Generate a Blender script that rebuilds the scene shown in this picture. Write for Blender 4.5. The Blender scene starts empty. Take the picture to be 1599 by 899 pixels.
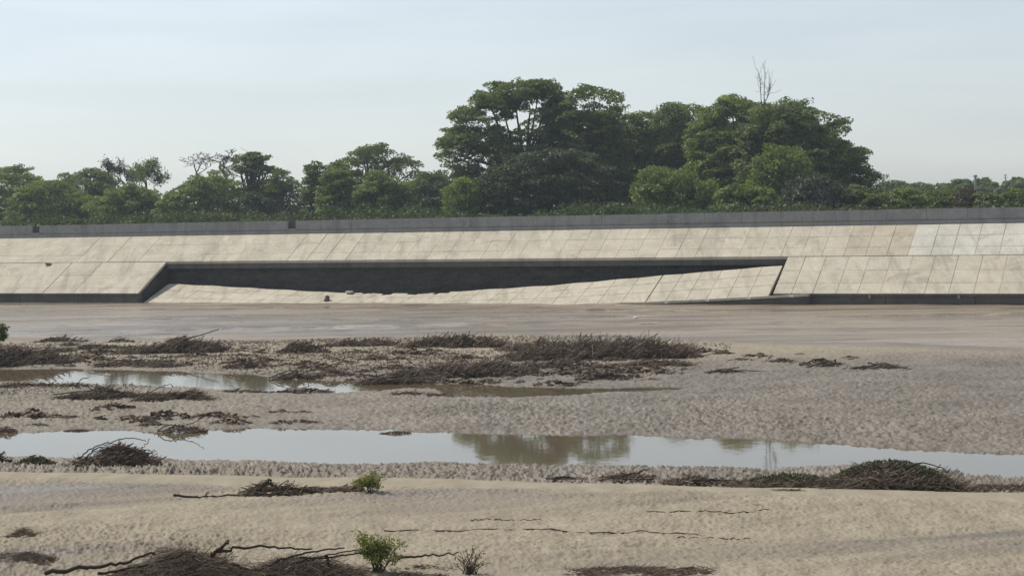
import bpy, math, random
import numpy as np

# ------------------------------------------------------------------ basics
F, CX, HY, EYE = 2820.0, 799.5, 358.0, 5.65     # focal length and horizon of the photograph (1599 px wide), eye height
ROLL = .0155                                     # the photograph was held slightly tilted
def U(px, py):
    dx, dy = px-CX, py-HY
    return CX+dx-ROLL*dy, HY+dy+ROLL*dx
random.seed(7)
sc = bpy.context.scene
COL = sc.collection
M = {}

def lk(o, parent=None):
    COL.objects.link(o)
    if parent is not None:
        o.parent = parent
    return o

def tag(o, label=None, cat=None, group=None, kind=None):
    if label: o['label'] = label
    if cat: o['category'] = cat
    if group: o['group'] = group
    if kind: o['kind'] = kind
    return o

def empty(name, loc, label, cat, group=None):
    o = bpy.data.objects.new(name, None)
    o.location = loc
    o.empty_display_size = .2
    lk(o)
    return tag(o, label, cat, group)

def mesh(name, V, Fc, mat, parent=None, attrs=None, smooth=False, matidx=None, origin=None):
    """V (n,3) world points, Fc (m,k) face indices (one size) or a list of such arrays; a single mesh object."""
    V = np.asarray(V, np.float32)
    if origin is None:
        origin = tuple(parent.matrix_basis.translation) if parent is not None else (0, 0, 0)
        if parent is not None and parent.parent is not None:
            origin = tuple(np.array(origin) + np.array(parent.parent.matrix_basis.translation))
    V = V - np.array(origin, np.float32)
    Fs = Fc if isinstance(Fc, list) else [Fc]
    Fs = [np.asarray(f, np.int32) for f in Fs if len(f)]
    me = bpy.data.meshes.new(name)
    me.vertices.add(len(V)); me.vertices.foreach_set('co', V.ravel())
    nl = sum(f.size for f in Fs)
    me.loops.add(nl); me.loops.foreach_set('vertex_index', np.concatenate([f.ravel() for f in Fs]))
    tot = np.concatenate([np.full(len(f), f.shape[1], np.int32) for f in Fs])
    st = np.concatenate([[0], np.cumsum(tot)[:-1]]).astype(np.int32)
    me.polygons.add(len(tot)); me.polygons.foreach_set('loop_start', st); me.polygons.foreach_set('loop_total', tot)
    me.polygons.foreach_set('use_smooth', np.full(len(tot), bool(smooth)))
    for k, a in (attrs or {}).items():
        at = me.attributes.new(k, 'FLOAT', 'POINT')
        at.data.foreach_set('value', np.asarray(a, np.float32))
    for m in (mat if isinstance(mat, (list, tuple)) else [mat]):
        me.materials.append(m)
    if matidx is not None:
        me.polygons.foreach_set('material_index', np.asarray(matidx, np.int32))
    me.update(calc_edges=True)
    me.validate()
    o = bpy.data.objects.new(name, me)
    lk(o, parent)
    if parent is None:
        o.location = origin
    return o

def grid_faces(nr, nc, wrap=False):
    r = np.arange(nr - 1)[:, None]; c = np.arange(nc if wrap else nc - 1)[None, :]
    c2 = (c + 1) % nc
    return np.stack([r*nc + c, r*nc + c2, (r+1)*nc + c2, (r+1)*nc + c], -1).reshape(-1, 4)

# ------------------------------------------------------------------ noise
def _h(ix, iy, s):
    n = (ix * 374761393 + iy * 668265263 + s * 1442695041) & 0x7fffffff
    n = ((n ^ (n >> 13)) * 1274126177) & 0x7fffffff
    n = (n ^ (n >> 16)) & 0xffff
    return n / 65535.0

def vn(x, y, s=0):
    ix = np.floor(x).astype(np.int64); iy = np.floor(y).astype(np.int64)
    fx = x - ix; fy = y - iy
    fx = fx*fx*(3-2*fx); fy = fy*fy*(3-2*fy)
    a = _h(ix, iy, s); b = _h(ix+1, iy, s); c = _h(ix, iy+1, s); d = _h(ix+1, iy+1, s)
    return (a*(1-fx) + b*fx)*(1-fy) + (c*(1-fx) + d*fx)*fy

def fbm(x, y, s=0, o=3):
    t = 0; a = .5; n = 0
    for k in range(o):
        t = t + a*vn(x*2**k + 17.3*k, y*2**k - 9.1*k, s+k); n += a; a *= .5
    return t/n

def sst(a, b, x):
    t = np.clip((x-a)/(b-a), 0, 1)
    return t*t*(3-2*t)

# ------------------------------------------------------------------ materials
def mat(name, build):
    m = bpy.data.materials.new(name); m.use_nodes = True
    nt = m.node_tree; nt.nodes.clear()
    out = nt.nodes.new('ShaderNodeOutputMaterial')
    class N:
        def n(s, t, **k):
            x = nt.nodes.new('ShaderNode' + t)
            for a, b in k.items(): setattr(x, a, b)
            return x
        def l(s, a, b): nt.links.new(a, b)
        def set(s, sock, v):
            if hasattr(v, 'is_output') or isinstance(v, bpy.types.NodeSocket): nt.links.new(v, sock)
            else: sock.default_value = v
        def noise(s, vec, scale, detail=4, rough=.55, dist=0):
            x = s.n('TexNoise'); s.set(x.inputs['Vector'], vec)
            x.inputs['Scale'].default_value = scale; x.inputs['Detail'].default_value = detail
            x.inputs['Roughness'].default_value = rough; x.inputs['Distortion'].default_value = dist
            return x.outputs['Fac']
        def ramp(s, fac, stops):
            x = s.n('ValToRGB'); s.set(x.inputs['Fac'], fac)
            e = x.color_ramp.elements
            while len(e) < len(stops): e.new(.5)
            for i, (p, c) in enumerate(stops):
                e[i].position = p
                e[i].color = (c, c, c, 1) if isinstance(c, (int, float)) else (*c, 1)
            return x.outputs['Color']
        def mix(s, fac, a, b, mode='MIX'):
            x = s.n('Mix', data_type='RGBA', blend_type=mode)
            s.set(x.inputs['Factor'], fac)
            for q, v in ((6, a), (7, b)):
                s.set(x.inputs[q], (*v, 1) if isinstance(v, tuple) and len(v) == 3 else v)
            return x.outputs[2]
        def math(s, op, a, b=0):
            x = s.n('Math', operation=op); s.set(x.inputs[0], a); s.set(x.inputs[1], b)
            return x.outputs[0]
        def attr(s, name):
            return s.n('Attribute', attribute_name=name).outputs['Fac']
        def pos(s, sx=1, sy=1, sz=1):
            g = s.n('NewGeometry'); mp = s.n('Mapping'); mp.inputs['Scale'].default_value = (sx, sy, sz)
            s.l(g.outputs['Position'], mp.inputs['Vector']); return mp.outputs[0]
        def bump(s, h, strength, dist):
            b = s.n('Bump'); b.inputs['Strength'].default_value = strength; b.inputs['Distance'].default_value = dist
            s.set(b.inputs['Height'], h); return b.outputs[0]
        def pbsdf(s, color, rough=.8, normal=None, spec=.3, ior=1.45):
            p = s.n('BsdfPrincipled'); s.set(p.inputs['Base Color'], (*color, 1) if isinstance(color, tuple) else color)
            s.set(p.inputs['Roughness'], rough); s.set(p.inputs['Specular IOR Level'], spec); p.inputs['IOR'].default_value = ior
            if normal is not None: s.l(normal, p.inputs['Normal'])
            return p.outputs[0]
    N_ = N()
    nt.links.new(build(N_), out.inputs['Surface'])
    M[name] = m
    return m

def b_sand(N):
    p = N.pos()
    wet = N.attr('wet'); lum = N.attr('lump')
    big = N.noise(p, .35, 4); mid = N.noise(N.pos(1, .35, 1), 2.2, 5); fine = N.noise(p, 40, 4, .7)
    dry = N.mix(N.ramp(mid, [(.3, 0.0), (.7, 1.0)]), SAND_D1, SAND_D2)
    wt = N.mix(N.ramp(big, [(.35, 0.0), (.65, 1.0)]), SAND_W1, SAND_W2)
    wf = N.ramp(N.math('ADD', wet, N.math('MULTIPLY', N.math('SUBTRACT', mid, .5), .5)), [(.15, 0.0), (.75, 1.0)])
    c = N.mix(wf, dry, wt)
    c = N.mix(N.ramp(fine, [(.35, .30), (.6, 0.0)]), c, (.06, .05, .04), 'MIX')
    r = N.ramp(N.math('SUBTRACT', wet, N.math('MULTIPLY', mid, .35)), [(.15, .95), (.75, .34)])
    h = N.math('ADD', N.math('MULTIPLY', N.noise(p, 14, 4, .6), 1.0), N.math('MULTIPLY', fine, .35))
    return N.pbsdf(c, r, N.bump(h, .5, .03), .36)

SAND_D1, SAND_D2 = (.275, .238, .176), (.385, .336, .252)
SAND_W1, SAND_W2 = (.172, .149, .121), (.248, .216, .178)
mat('sand', b_sand)

def b_conc(base, stain, var=.13):
    def f(N):
        t = N.attr('tint'); p = N.pos()
        st = N.noise(N.pos(.9, .9, 1.6), .9, 6, .65); fi = N.noise(p, 5, 5, .7); mi = N.noise(p, .35, 4)
        c = N.mix(N.ramp(st, [(.36, 0.0), (.66, 1.0)]), base, stain)
        c = N.mix(N.math('MULTIPLY', N.ramp(fi, [(.45, 1.0), (.62, 0.0)]), .35), c, tuple(x*.72 for x in stain))
        c = N.mix(N.ramp(mi, [(.4, .0), (.65, .35)]), c, tuple(x*1.02 for x in base))
        sk = N.noise(N.pos(1.1, .16, .16), 1.0, 5, .7)
        c = N.mix(N.ramp(sk, [(.50, 0.0), (.70, .6)]), c, tuple(x*.62 for x in stain))
        bl = N.noise(N.pos(.5, .5, .5), 1.0, 6, .75, .6)
        c = N.mix(N.ramp(bl, [(.56, 0.0), (.66, .5)]), c, tuple(x*.6 for x in stain))
        c = N.mix(1, c, N.ramp(t, [(0.0, 1-var), (1.0, 1.0)]), 'MULTIPLY')
        return N.pbsdf(c, .85, N.bump(fi, .25, .02), .2)
    return f
mat('concrete', b_conc((.62, .57, .465), (.47, .425, .335)))
mat('concrete_tan', b_conc((.56, .50, .395), (.46, .41, .32)))
mat('concrete_pale', b_conc((.66, .635, .56), (.53, .505, .43)))
mat('concrete_grey', b_conc((.36, .36, .35), (.27, .27, .262)))
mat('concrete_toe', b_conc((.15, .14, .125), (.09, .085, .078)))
mat('joint', lambda N: N.pbsdf((.50, .455, .365), .9))
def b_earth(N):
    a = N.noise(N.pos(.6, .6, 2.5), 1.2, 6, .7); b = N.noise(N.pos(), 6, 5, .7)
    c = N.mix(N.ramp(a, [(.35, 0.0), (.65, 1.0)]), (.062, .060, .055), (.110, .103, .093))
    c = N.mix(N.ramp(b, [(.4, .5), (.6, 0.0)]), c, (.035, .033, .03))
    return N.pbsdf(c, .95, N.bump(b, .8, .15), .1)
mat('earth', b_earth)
mat('plateau', lambda N: N.pbsdf(N.mix(N.noise(N.pos(), .2), (.2, .17, .11), (.10, .12, .05)), .95))

def b_leaf(c0, c1, tr=.35):
    def f(N):
        t = N.attr('tint')
        c = N.ramp(t, [(0.0, c0), (1.0, c1)])
        d = N.n('BsdfDiffuse'); N.l(c, d.inputs['Color'])
        tl = N.n('BsdfTranslucent'); N.l(N.mix(1, c, (1.05, 1.15, .55), 'MULTIPLY'), tl.inputs['Color'])
        g = N.n('BsdfGlossy'); g.inputs['Roughness'].default_value = .55; g.inputs['Color'].default_value = (1, 1, 1, 1)
        m1 = N.n('MixShader'); m1.inputs[0].default_value = tr; N.l(d.outputs[0], m1.inputs[1]); N.l(tl.outputs[0], m1.inputs[2])
        m2 = N.n('MixShader'); m2.inputs[0].default_value = .025; N.l(m1.outputs[0], m2.inputs[1]); N.l(g.outputs[0], m2.inputs[2])
        return m2.outputs[0]
    return f
mat('leaf_dark', b_leaf((.082, .112, .040), (.20, .246, .088), .5))
mat('leaf_mid', b_leaf((.105, .146, .042), (.25, .305, .092), .5))
mat('leaf_light', b_leaf((.10, .14, .035), (.22, .28, .075), .4))
mat('leaf_grey', b_leaf((.055, .06, .045), (.11, .115, .085), .25))
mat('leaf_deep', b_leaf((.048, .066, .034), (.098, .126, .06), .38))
mat('leaf_rust', b_leaf((.08, .07, .04), (.14, .115, .07), .3))
mat('leaf_shrub', b_leaf((.125, .142, .036), (.245, .262, .075), .4))
mat('leaf_olive', b_leaf((.048, .050, .028), (.105, .104, .060), .3))
mat('bark', lambda N: N.pbsdf(N.mix(N.noise(N.pos(1, 1, .3), 6), (.045, .038, .03), (.10, .088, .07)), .95))
mat('bark_grey', lambda N: N.pbsdf(N.mix(N.noise(N.pos(1, 1, .3), 4), (.10, .095, .085), (.19, .18, .165)), .95))
mat('dead_wood', lambda N: N.pbsdf(N.mix(N.attr('tint'), (.030, .023, .017), (.095, .074, .055)), .9, None, .15))
mat('dead_twig', lambda N: N.pbsdf(N.mix(N.attr('tint'), (.052, .041, .033), (.29, .228, .175)), .95, None, .1))
mat('olive_twig', lambda N: N.pbsdf(N.mix(N.attr('tint'), (.035, .034, .018), (.15, .135, .075)), .95, None, .1))
def b_river(N):
    a = N.noise(N.pos(.03, .16, 1), 1.0, 6, .62, .4); b = N.noise(N.pos(.22, .9, 1), 1.0, 5, .65)
    d = N.noise(N.pos(.07, .42, 1), 1.0, 6, .68)
    c = N.mix(N.ramp(a, [(.40, 0.0), (.60, 1.0)]), (.195, .15, .104), (.295, .238, .172))
    c = N.mix(N.ramp(d, [(.49, 0.0), (.60, .85)]), c, (.125, .098, .07))
    h = N.math('ADD', N.math('MULTIPLY', b, .7), N.math('MULTIPLY', N.noise(N.pos(.7, 2.6, 1), 1.0, 4), .25))
    rough = N.ramp(N.noise(N.pos(.035, .22, 1), 1.0, 5, .6), [(.42, .06), (.58, .40)])
    return N.pbsdf(c, rough, N.bump(h, .6, .35), .5, 1.33)
mat('river', b_river)
def b_pool(N):
    h = N.noise(N.pos(1, .6, 1), 3, 3)
    return N.pbsdf((.135, .105, .064), .03, N.bump(h, .05, .02), .5, 1.36)
mat('pool', b_pool)
mat('white', lambda N: N.pbsdf((.75, .74, .7), .6))
mat('rock', lambda N: N.pbsdf(N.mix(N.noise(N.pos(), 8), (.06, .055, .05), (.16, .14, .12)), .95))
mat('steel', lambda N: N.pbsdf((.25, .26, .27), .5))

# ------------------------------------------------------------------ ground
def poly_sdf(P, x, y):
    """signed distance to polygon P (n,2): positive outside"""
    d = np.full(x.shape, 1e9); ins = np.zeros(x.shape, bool)
    n = len(P)
    for i in range(n):
        ax, ay = P[i]; bx, by = P[(i+1) % n]
        ex, ey = bx-ax, by-ay
        t = np.clip(((x-ax)*ex + (y-ay)*ey)/(ex*ex+ey*ey+1e-12), 0, 1)
        d = np.minimum(d, (x-ax-t*ex)**2 + (y-ay-t*ey)**2)
        c = ((ay > y) != (by > y))
        with np.errstate(divide='ignore', invalid='ignore'):
            xi = ax + (y-ay)*ex/(ey if ey != 0 else 1e-12)
        ins ^= c & (x < xi)
    return np.where(ins, -1, 1)*np.sqrt(d)

def flat(px, py, z=0.0):
    px, py = U(px, py)
    D = F*(EYE-z)/(py-HY)
    return ((px-CX)/F*D, D)

POOL_A = [flat(*p) for p in [(-260, 682), (0, 679), (110, 674), (230, 677), (300, 675), (400, 671), (600, 672), (720, 677), (970, 681), (1190, 688),
          (1300, 694), (1420, 702), (1599, 711), (1800, 716), (1800, 742), (1599, 739), (1540, 739), (1500, 733), (1420, 729), (1330, 724), (1200, 727),
          (980, 724), (720, 721), (500, 720), (300, 717), (240, 711), (110, 711), (0, 711), (-260, 708)]]
POOL_B = [flat(*p) for p in [(-300, 572), (0, 575), (130, 577), (260, 579), (420, 589), (520, 597), (610, 600), (720, 602), (850, 607), (960, 608), (1060, 606),
          (950, 611), (870, 615), (800, 621), (720, 619), (690, 606), (620, 606), (590, 612), (450, 611), (330, 604), (130, 599), (0, 597), (-300, 594)]]
SHX = [-900, 0, 100, 180, 340, 430, 620, 780, 1000, 1085, 1200, 1300, 1450, 1599, 2500]
SHY = [528, 531, 536, 531, 533, 531, 529, 524, 528, 532, 534, 538, 544, 547, 552]
LINES = [[(565, 828), (760, 829), (920, 833), (1000, 831), (1095, 838)], [(1010, 800), (1090, 800), (1140, 801), (1205, 797)],
         [(735, 812), (845, 814)], [(1058, 838), (1172, 842)], [(1180, 792), (1260, 786)]]
_sh = [U(a, b) for a, b in zip(SHX, SHY)]
SHA = [(p[0]-CX)/F for p in _sh]; SHD = [F*(EYE-.05)/(p[1]-HY) for p in _sh]

def near_sdf(P, x, y):
    ya = min(p[1] for p in P)-4; yb = max(p[1] for p in P)+5
    out = np.full(x.shape, 9.0)
    k = (y > ya) & (y < yb) & (np.abs(x) < 40)
    out[k] = poly_sdf(P, x[k], y[k])
    return out

G = 2.1
def base_z(x, y, lumps=True):
    x = np.asarray(x, float); y = np.asarray(y, float)
    a = x/G; b = y/G                                   # pattern coordinates
    ysh = np.interp(x/np.maximum(y, .5), SHA, SHD)
    ysh = ysh + 1.8*(fbm(a*.5, b*.25, 3)-.5)*2
    dA = near_sdf(POOL_A, x, y) + 1.0*(fbm(a*1.3, b*1.0, 5)-.5)
    dB = near_sdf(POOL_B, x, y) + 1.8*(fbm(a*.9, b*.6, 9)-.5)
    yc = 37.6 - .26*np.clip(x, -13, 13) + .6*(fbm(a*.7, b*0, 11)-.5)
    fore = 1 - sst(yc-.4, yc+2.4, y)
    z = .11 + .05*(fbm(a*.35, b*.2, 2)-.5)*2
    z = z + .08*sst(70, 82, y)
    z = z*(1-fore) + .40*fore
    zl = 0.0
    # undulating bars of the near sand
    q = b - .30*a
    und = (fbm(a*.20, q*.8, 21, 3)-.5)*.30 + (fbm(a*.5, q*2.4, 25, 3)-.5)*.13
    z = z + fore*und*sst(.0, 2.2, yc-y)
    if lumps:
        mid = sst(yc+2.0, yc+2.8, y)*(1-sst(68, 82, y))
        shore = np.minimum(sst(.2, 3.0, dA), sst(.3, 4, dB))
        amp = .074*mid*(.45+1.1*fbm(a*.3, b*.15, 31))*(.65+.35*shore)
        strip = sst(yc+1.6, yc+2.4, y)*(1-sst(43.2, 44.2, y))
        z = z*(1-.90*strip); amp = amp + .038*strip
        amp = amp + .024*(1-mid)*(1-fore)*sst(.6, 5, ysh-y)
        leftf = fore*sst(-2.8, -6.0, x)*sst(33, 30.8, y)
        amp = amp + fore*(.024*sst(.8, 1.8, yc-y) + .022*leftf)*(.35+1.2*fbm(a*.5, q*.8, 41))
        kf = 1+.6*fore
        kf = kf+.35*strip; lx, ly = kf*(a + .06*vn(a*6, b*6, 51)), kf*(b + .06*vn(a*6, b*6, 52))
        n1 = 1-np.abs(2*vn(lx*11+ly*3.4, ly*6.5-lx*3.0, 61)-1)
        n2 = 1-np.abs(2*vn(lx*21+ly*6, ly*11-lx*4, 62)-1)
        n4 = vn(lx*38, ly*20, 64)
        n3 = fbm(lx*2.6, ly*1.9, 63, 2)
        L = (n1**1.5*.55+n2**1.3*.5+n4*.36+n3*.3-.79)*1.9
        near = np.minimum(dA, dB)
        zl = amp*L
        zl = zl*sst(-1.1, .2, near)+ .016*(vn(a*9, b*5, 66)-.75)*sst(-1.4, -.2, near)*(1-fore)
    low = 1-sst(0, 4.5, np.minimum(dA, dB*.8))
    z = z*(1-fore)*(1-.6*low)+z*fore
    sA = sst(-.7, .9, dA); sB = sst(-.9, 1.3, dB)
    z = z*sA - .14*(1-sA)
    z = z*sB - .14*(1-sB)
    z = z + zl
    z = z - (.7+z)*sst(ysh-.6, ysh+7, y)
    wet = np.clip(np.maximum(1.1*np.exp(-np.maximum(dA, 0)/1.4), .9*np.exp(-np.maximum(dB, 0)/2.2)), 0, 1)
    midw = sst(yc+1.4, yc+3.2, y)*(1-.75*sst(70, 80, y))
    wet = np.maximum(wet, midw*(.45+.35*fbm(a*.18, b*.10, 81)+.22*sst(-6, 13, x)))
    wet = np.maximum(wet, .75*sst(ysh-5.0, ysh-.5, y))
    wet = np.maximum(wet, fore*(.22+1.7*1.4*(fbm(a*.22, q*1.5, 91)-.46))*sst(1.1, 2.0, yc-y))
    return z, np.clip(wet, 0, 1)

def gz(x, y):
    return float(base_z(np.array([x]), np.array([y]), False)[0][0])

def gpt(px, py):
    z = .1
    for _ in range(8):
        x, y = flat(px, py, z)
        z = .5*z + .5*max(0.0, gz(x, y))
    x, y = flat(px, py, z)
    return x, y, z

def build_ground():
    th_f = np.linspace(-.33, .33, 1000)
    th_l = -.33 - np.geomspace(.003, math.pi-.33, 60)
    th_r = .33 + np.geomspace(.003, math.pi-.33-.02, 60)
    th = np.concatenate([th_l[::-1], th_f, th_r])
    r = np.concatenate([np.geomspace(.4, 27, 40)[:-1], np.geomspace(27, 44, 400)[:-1], np.geomspace(44, 80, 480)[:-1], np.geomspace(80, 112, 100)[:-1], np.geomspace(112, 3000, 40)])
    R, T = np.meshgrid(r, th, indexing='ij')
    x = R*np.sin(T); y = R*np.cos(T)
    z, w = base_z(x, y)
    back = y < 3
    z[back] = .4
    V = np.stack([x, y, z], -1).reshape(-1, 3)
    nr, nc = R.shape
    f = grid_faces(nr, nc, wrap=True)
    cap = np.arange(nc)[::-1][None, :]
    o = mesh('riverbed_ground', V, [f, cap], M['sand'], attrs={'wet': w.ravel(), 'lump': w.ravel()*0}, smooth=True)
    tag(o, kind='structure')
build_ground()

def sheet(name, pts, z, m, kind='structure'):
    V = [(x, y, z) for x, y in pts]
    o = mesh(name, V, np.array([list(range(len(V)))]), m)
    return tag(o, kind=kind)
sheet('shallow_pool_water', [(-45, 39), (45, 37), (45, 57), (-45, 57)], 0, M['pool'])
sheet('upper_pool_water', [(-45, 57.3), (12, 57.3), (12, 77), (-45, 77)], 0, M['pool'])

# ------------------------------------------------------------------ bank coordinates
O = np.array([(U(1222, 458)[0]-CX)/F*130.0, 130.0]); A = np.array([-.9135, .4069]); NN = np.array([.4069, .9135])
def B(s, u, z):
    p = O + s*A + u*NN
    return (p[0], p[1], z)
def s_at(px, u=0.0, py=430):
    k = (U(px, py)[0]-CX)/F
    return (k*(O[1]+u*NN[1]) - O[0] - u*NN[0])/(A[0]-k*A[1])
def z_at(px, py, u=0.0):
    s = s_at(px, u, py); d = O[1]+s*A[1]+u*NN[1]
    return EYE + (HY-U(px, py)[1])/F*d
Z1 = .74; SL = .606; U1 = 4.21; U2 = 7.95
def slope_z(u): return Z1 + SL*u
sL, sR = 230.0, -150.0
w0 = B(sL, 6, 0); w1 = B(sR, 6, 0)
def river():
    xs = np.arange(-75, 75.01, .28); ys = np.arange(77.3, 165.1, .30)
    X, Y = np.meshgrid(xs, ys)
    m = .25+.75*sst(.35, .62, fbm(X*.05+3, Y*.07, 201, 3)) * (1-.55*sst(5, 18, X))
    wv = (1-np.abs(2*vn(X*.22+Y*.12, Y*.55-X*.05, 202)-1))*.6+vn(X*.5, Y*1.0, 203)*.35+vn(X*1.1, Y*1.7, 204)*.2
    edge = np.minimum(np.minimum(sst(-75, -70, X), 1-sst(70, 75, X)), np.minimum(sst(77.3, 80, Y), 1-sst(160, 165, Y)))
    Z = -.05+.21*m*(wv-.55)*edge
    V = [np.stack([X, Y, Z], -1).reshape(-1, 3)]; nv = V[0].shape[0]
    q = [(-900, 77.3), (-75, 77.3), (-75, 165.0), (w0[0], w0[1])]
    q2 = [(75, 77.3), (140, 77.3), (110, 165), (75, 165)]
    V.append(np.array([(x, y, -.05) for x, y in q+q2]))
    f2 = np.array([[nv, nv+1, nv+2, nv+3], [nv+4, nv+5, nv+6, nv+7]])
    o = mesh('river_water', np.concatenate(V), [grid_faces(len(ys), len(xs)), f2], M['river'], smooth=True)
    tag(o, kind='structure')
river()

class MBX:
    def __init__(s): s.v = []; s.f = []; s.t = []; s.mi = []
    def hexa(s, p, tint=.5, mi=0):
        b = len(s.v); s.v += list(p); s.t += [tint]*8
        for q in ((3, 2, 1, 0), (4, 5, 6, 7), (0, 1, 5, 4), (1, 2, 6, 5), (2, 3, 7, 6), (3, 0, 4, 7)):
            s.f.append(tuple(b+i for i in q)); s.mi.append(mi)
    def box(s, s0, s1, u0, u1, z0, z1, tint=.5, mi=0):
        s.hexa([B(s0, u0, z0), B(s0, u1, z0), B(s1, u1, z0), B(s1, u0, z0), B(s0, u0, z1), B(s0, u1, z1), B(s1, u1, z1), B(s1, u0, z1)], tint, mi)
    def slab(s, s0, s1, u0, u1, th, tint=.5, mi=0, lift=0.0):
        a, b = slope_z(u0)+lift, slope_z(u1)+lift
        s.hexa([B(s0, u0, a-th), B(s0, u1, b-th), B(s1, u1, b-th), B(s1, u0, a-th), B(s0, u0, a), B(s0, u1, b), B(s1, u1, b), B(s1, u0, a)], tint, mi)
    def build(s, name, m, parent=None, **k):
        return mesh(name, s.v, np.array(s.f), m, parent, attrs={'tint': s.t}, matidx=s.mi, **k)

rng = random.Random(3)
def columns(s0, s1):
    """joint positions along the bank between s0 and s1: narrow strips to the right, wide slabs to the left"""
    out = [s0]; s = s0
    while True:
        w = 1.62 if s < 30 else (1.9 if s < 44 else 3.3)
        s += w*rng.uniform(.94, 1.06)
        if s > s1-.8: break
        out.append(s)
    out.append(s1)
    return out

def revet(name, label, segs, u0, u1, rows, mats, matfun, parent=None):
    """one revetment: separate cast panels with open joints over a darker bed"""
    root = empty(name, B((segs[0]+segs[1])/2, u0, slope_z(u0)), label, 'concrete slope')
    parts = {}
    bed = MBX()
    bed.slab(segs[0], segs[1], u0+.03, u1-.03, .20, .5, 0, -.035)
    bed.build('joint_bed', M['joint'], root)
    cols = columns(*segs)
    for i in range(len(cols)-1):
        a, b = cols[i], cols[i+1]
        mi = matfun((a+b)/2)
        colt = rng.uniform(.3, .9)
        g = rng.choice([.018, .022, .028, .04, .075]) if a < 40 else rng.choice([.010, .014, .018, .02, .08])
        for j in range(len(rows)-1):
            v0 = u0 + (u1-u0)*rows[j]; v1 = u0 + (u1-u0)*rows[j+1]
            gr = .014 if a < 40 else .008
            t = min(1, max(0, colt + rng.uniform(-.2, .2)))
            lift = rng.uniform(-.008, .008)
            parts.setdefault(mi, MBX()).slab(a+g/2, b-g/2, v0+(gr if j else 0), v1-(gr if j < len(rows)-2 else 0), .17, t, 0, lift)
    for mi, mb in parts.items():
        mb.build(mi[0], M[mi[1]], root)
    return root

# white, tan and grey stretches of the upper slope
s_w = s_at(1437, 6.0); s_t = s_at(1330, 6.0)
def upper_mat(s):
    if s < s_w: return ('pale_panels', 'concrete_pale')
    if s < s_t: return ('tan_panels', 'concrete_tan')
    return ('panels', 'concrete')
revet('upper_slope_revetment', 'long upper tier of jointed concrete panels directly below the grey parapet', (sR, sL), U1+.06, U2, [0, .27, .63, .985],
      None, upper_mat)
sGL = s_at(260, U1); sGR = s_at(1231, U1)        # edges of the collapsed gap (left is larger s)
rL = revet('lower_slope_revetment', 'intact lower concrete slope left of the collapsed gap', (sGL, sL), 0, U1-.02, [0, .17, .58, 1], None, lambda s: ('panels', 'concrete'))
rR = revet('lower_slope_revetment', 'intact lower concrete slope right of the collapsed gap', (sR, sGR), 0, U1-.02, [0, .28, .62, 1], None, lambda s: ('panels', 'concrete'))

# beams along the toe of the two standing lower slopes
def toe(label, s0, s1):
    root = empty('toe_beam', B((s0+s1)/2, 0, 0), label, 'toe beam')
    mb = MBX()
    s = s0
    while s < s1-.1:
        e = min(s1, s+6.2)
        mb.box(s+.02, e-.02, .02, .62, -1.0, .50, rng.uniform(.45, .7))
        s = e
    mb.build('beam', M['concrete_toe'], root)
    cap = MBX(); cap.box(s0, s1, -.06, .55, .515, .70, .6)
    cap.build('beam_cap', M['concrete_toe'], root)
    k = s0+1.0
    while k < s1-1 and s0 < 20:
        if -40 < k < 60:
            st = MBX(); st.box(k, k+.16, -.10, -.065, .40, .66, .2); st.build('bracket', M['concrete_grey'], root)
        k += 6.2
    return root
toe('dark concrete beam at the waterline under the left standing slope', sGL, sL)
toe('dark concrete beam at the waterline under the right standing slope', sR, sGR-.0)

# fill behind the slabs, open and dark in the gap
def embank():
    zc = slope_z(U1)
    mb_v = []; fs = []
    ss = np.linspace(sGR, sGL, 130)
    zz = np.concatenate([np.linspace(-1.2, zc-.62, 12)])
    V = []
    for z in zz:
        for s in ss:
            V.append(B(s, U1+.60 + .65*(float(fbm(np.array(s*.8), np.array(z*1.4), 71))-.5) - .10*(z < .4), z))
    Fa = grid_faces(len(zz), len(ss))
    return V, Fa
V, Fa = embank()
root = empty('embankment', B(20, 5, 0), None, None); root['kind'] = 'structure'
del root['kind']
tag(root, 'dark exposed earth face of the embankment inside the collapsed gap', 'embankment')
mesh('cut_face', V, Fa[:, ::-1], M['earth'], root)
beam = MBX(); 
s = sGR
while s < sGL-.2:
    e = min(sGL, s+5.4)
    beam.box(s+.01, e-.01, U1+.06, U1+.52, slope_z(U1)-.60, slope_z(U1)-.18, rng.uniform(.45, .7))
    s = e
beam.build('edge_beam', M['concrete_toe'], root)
fill = MBX()
fill.hexa([B(sR, U1+.9, -1.2), B(sR, U2+.6, -1.2), B(sL, U2+.6, -1.2), B(sL, U1+.9, -1.2),
           B(sR, U1+.9, slope_z(U1)-.2), B(sR, U2+.6, slope_z(U2)-.45), B(sL, U2+.6, slope_z(U2)-.45), B(sL, U1+.9, slope_z(U1)-.2)])
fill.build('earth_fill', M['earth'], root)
ends = MBX()
for a, b in ((sGL+.15, sL), (sR, sGR-.15)):
    ends.hexa([B(a, .65, -1.2), B(a, U1+.85, -1.2), B(b, U1+.85, -1.2), B(b, .65, -1.2),
               B(a, .65, slope_z(.65)-.3), B(a, U1+.85, slope_z(U1)-.3), B(b, U1+.85, slope_z(U1)-.3), B(b, .65, slope_z(.65)-.3)])
ends.build('side_fill', M['earth'], root)

# plateau behind the parapet, out to the horizon
CREST = slope_z(U2)
pl = [B(sR, U2+.5, 0), B(sL, U2+.5, 0), B(1500, 40, 0), B(2500, 4500, 0), B(-2500, 4500, 0), B(-1500, 40, 0)]
sheet('plateau_ground', [(p[0], p[1]) for p in pl][::-1], CREST-.25, M['plateau'])

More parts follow.
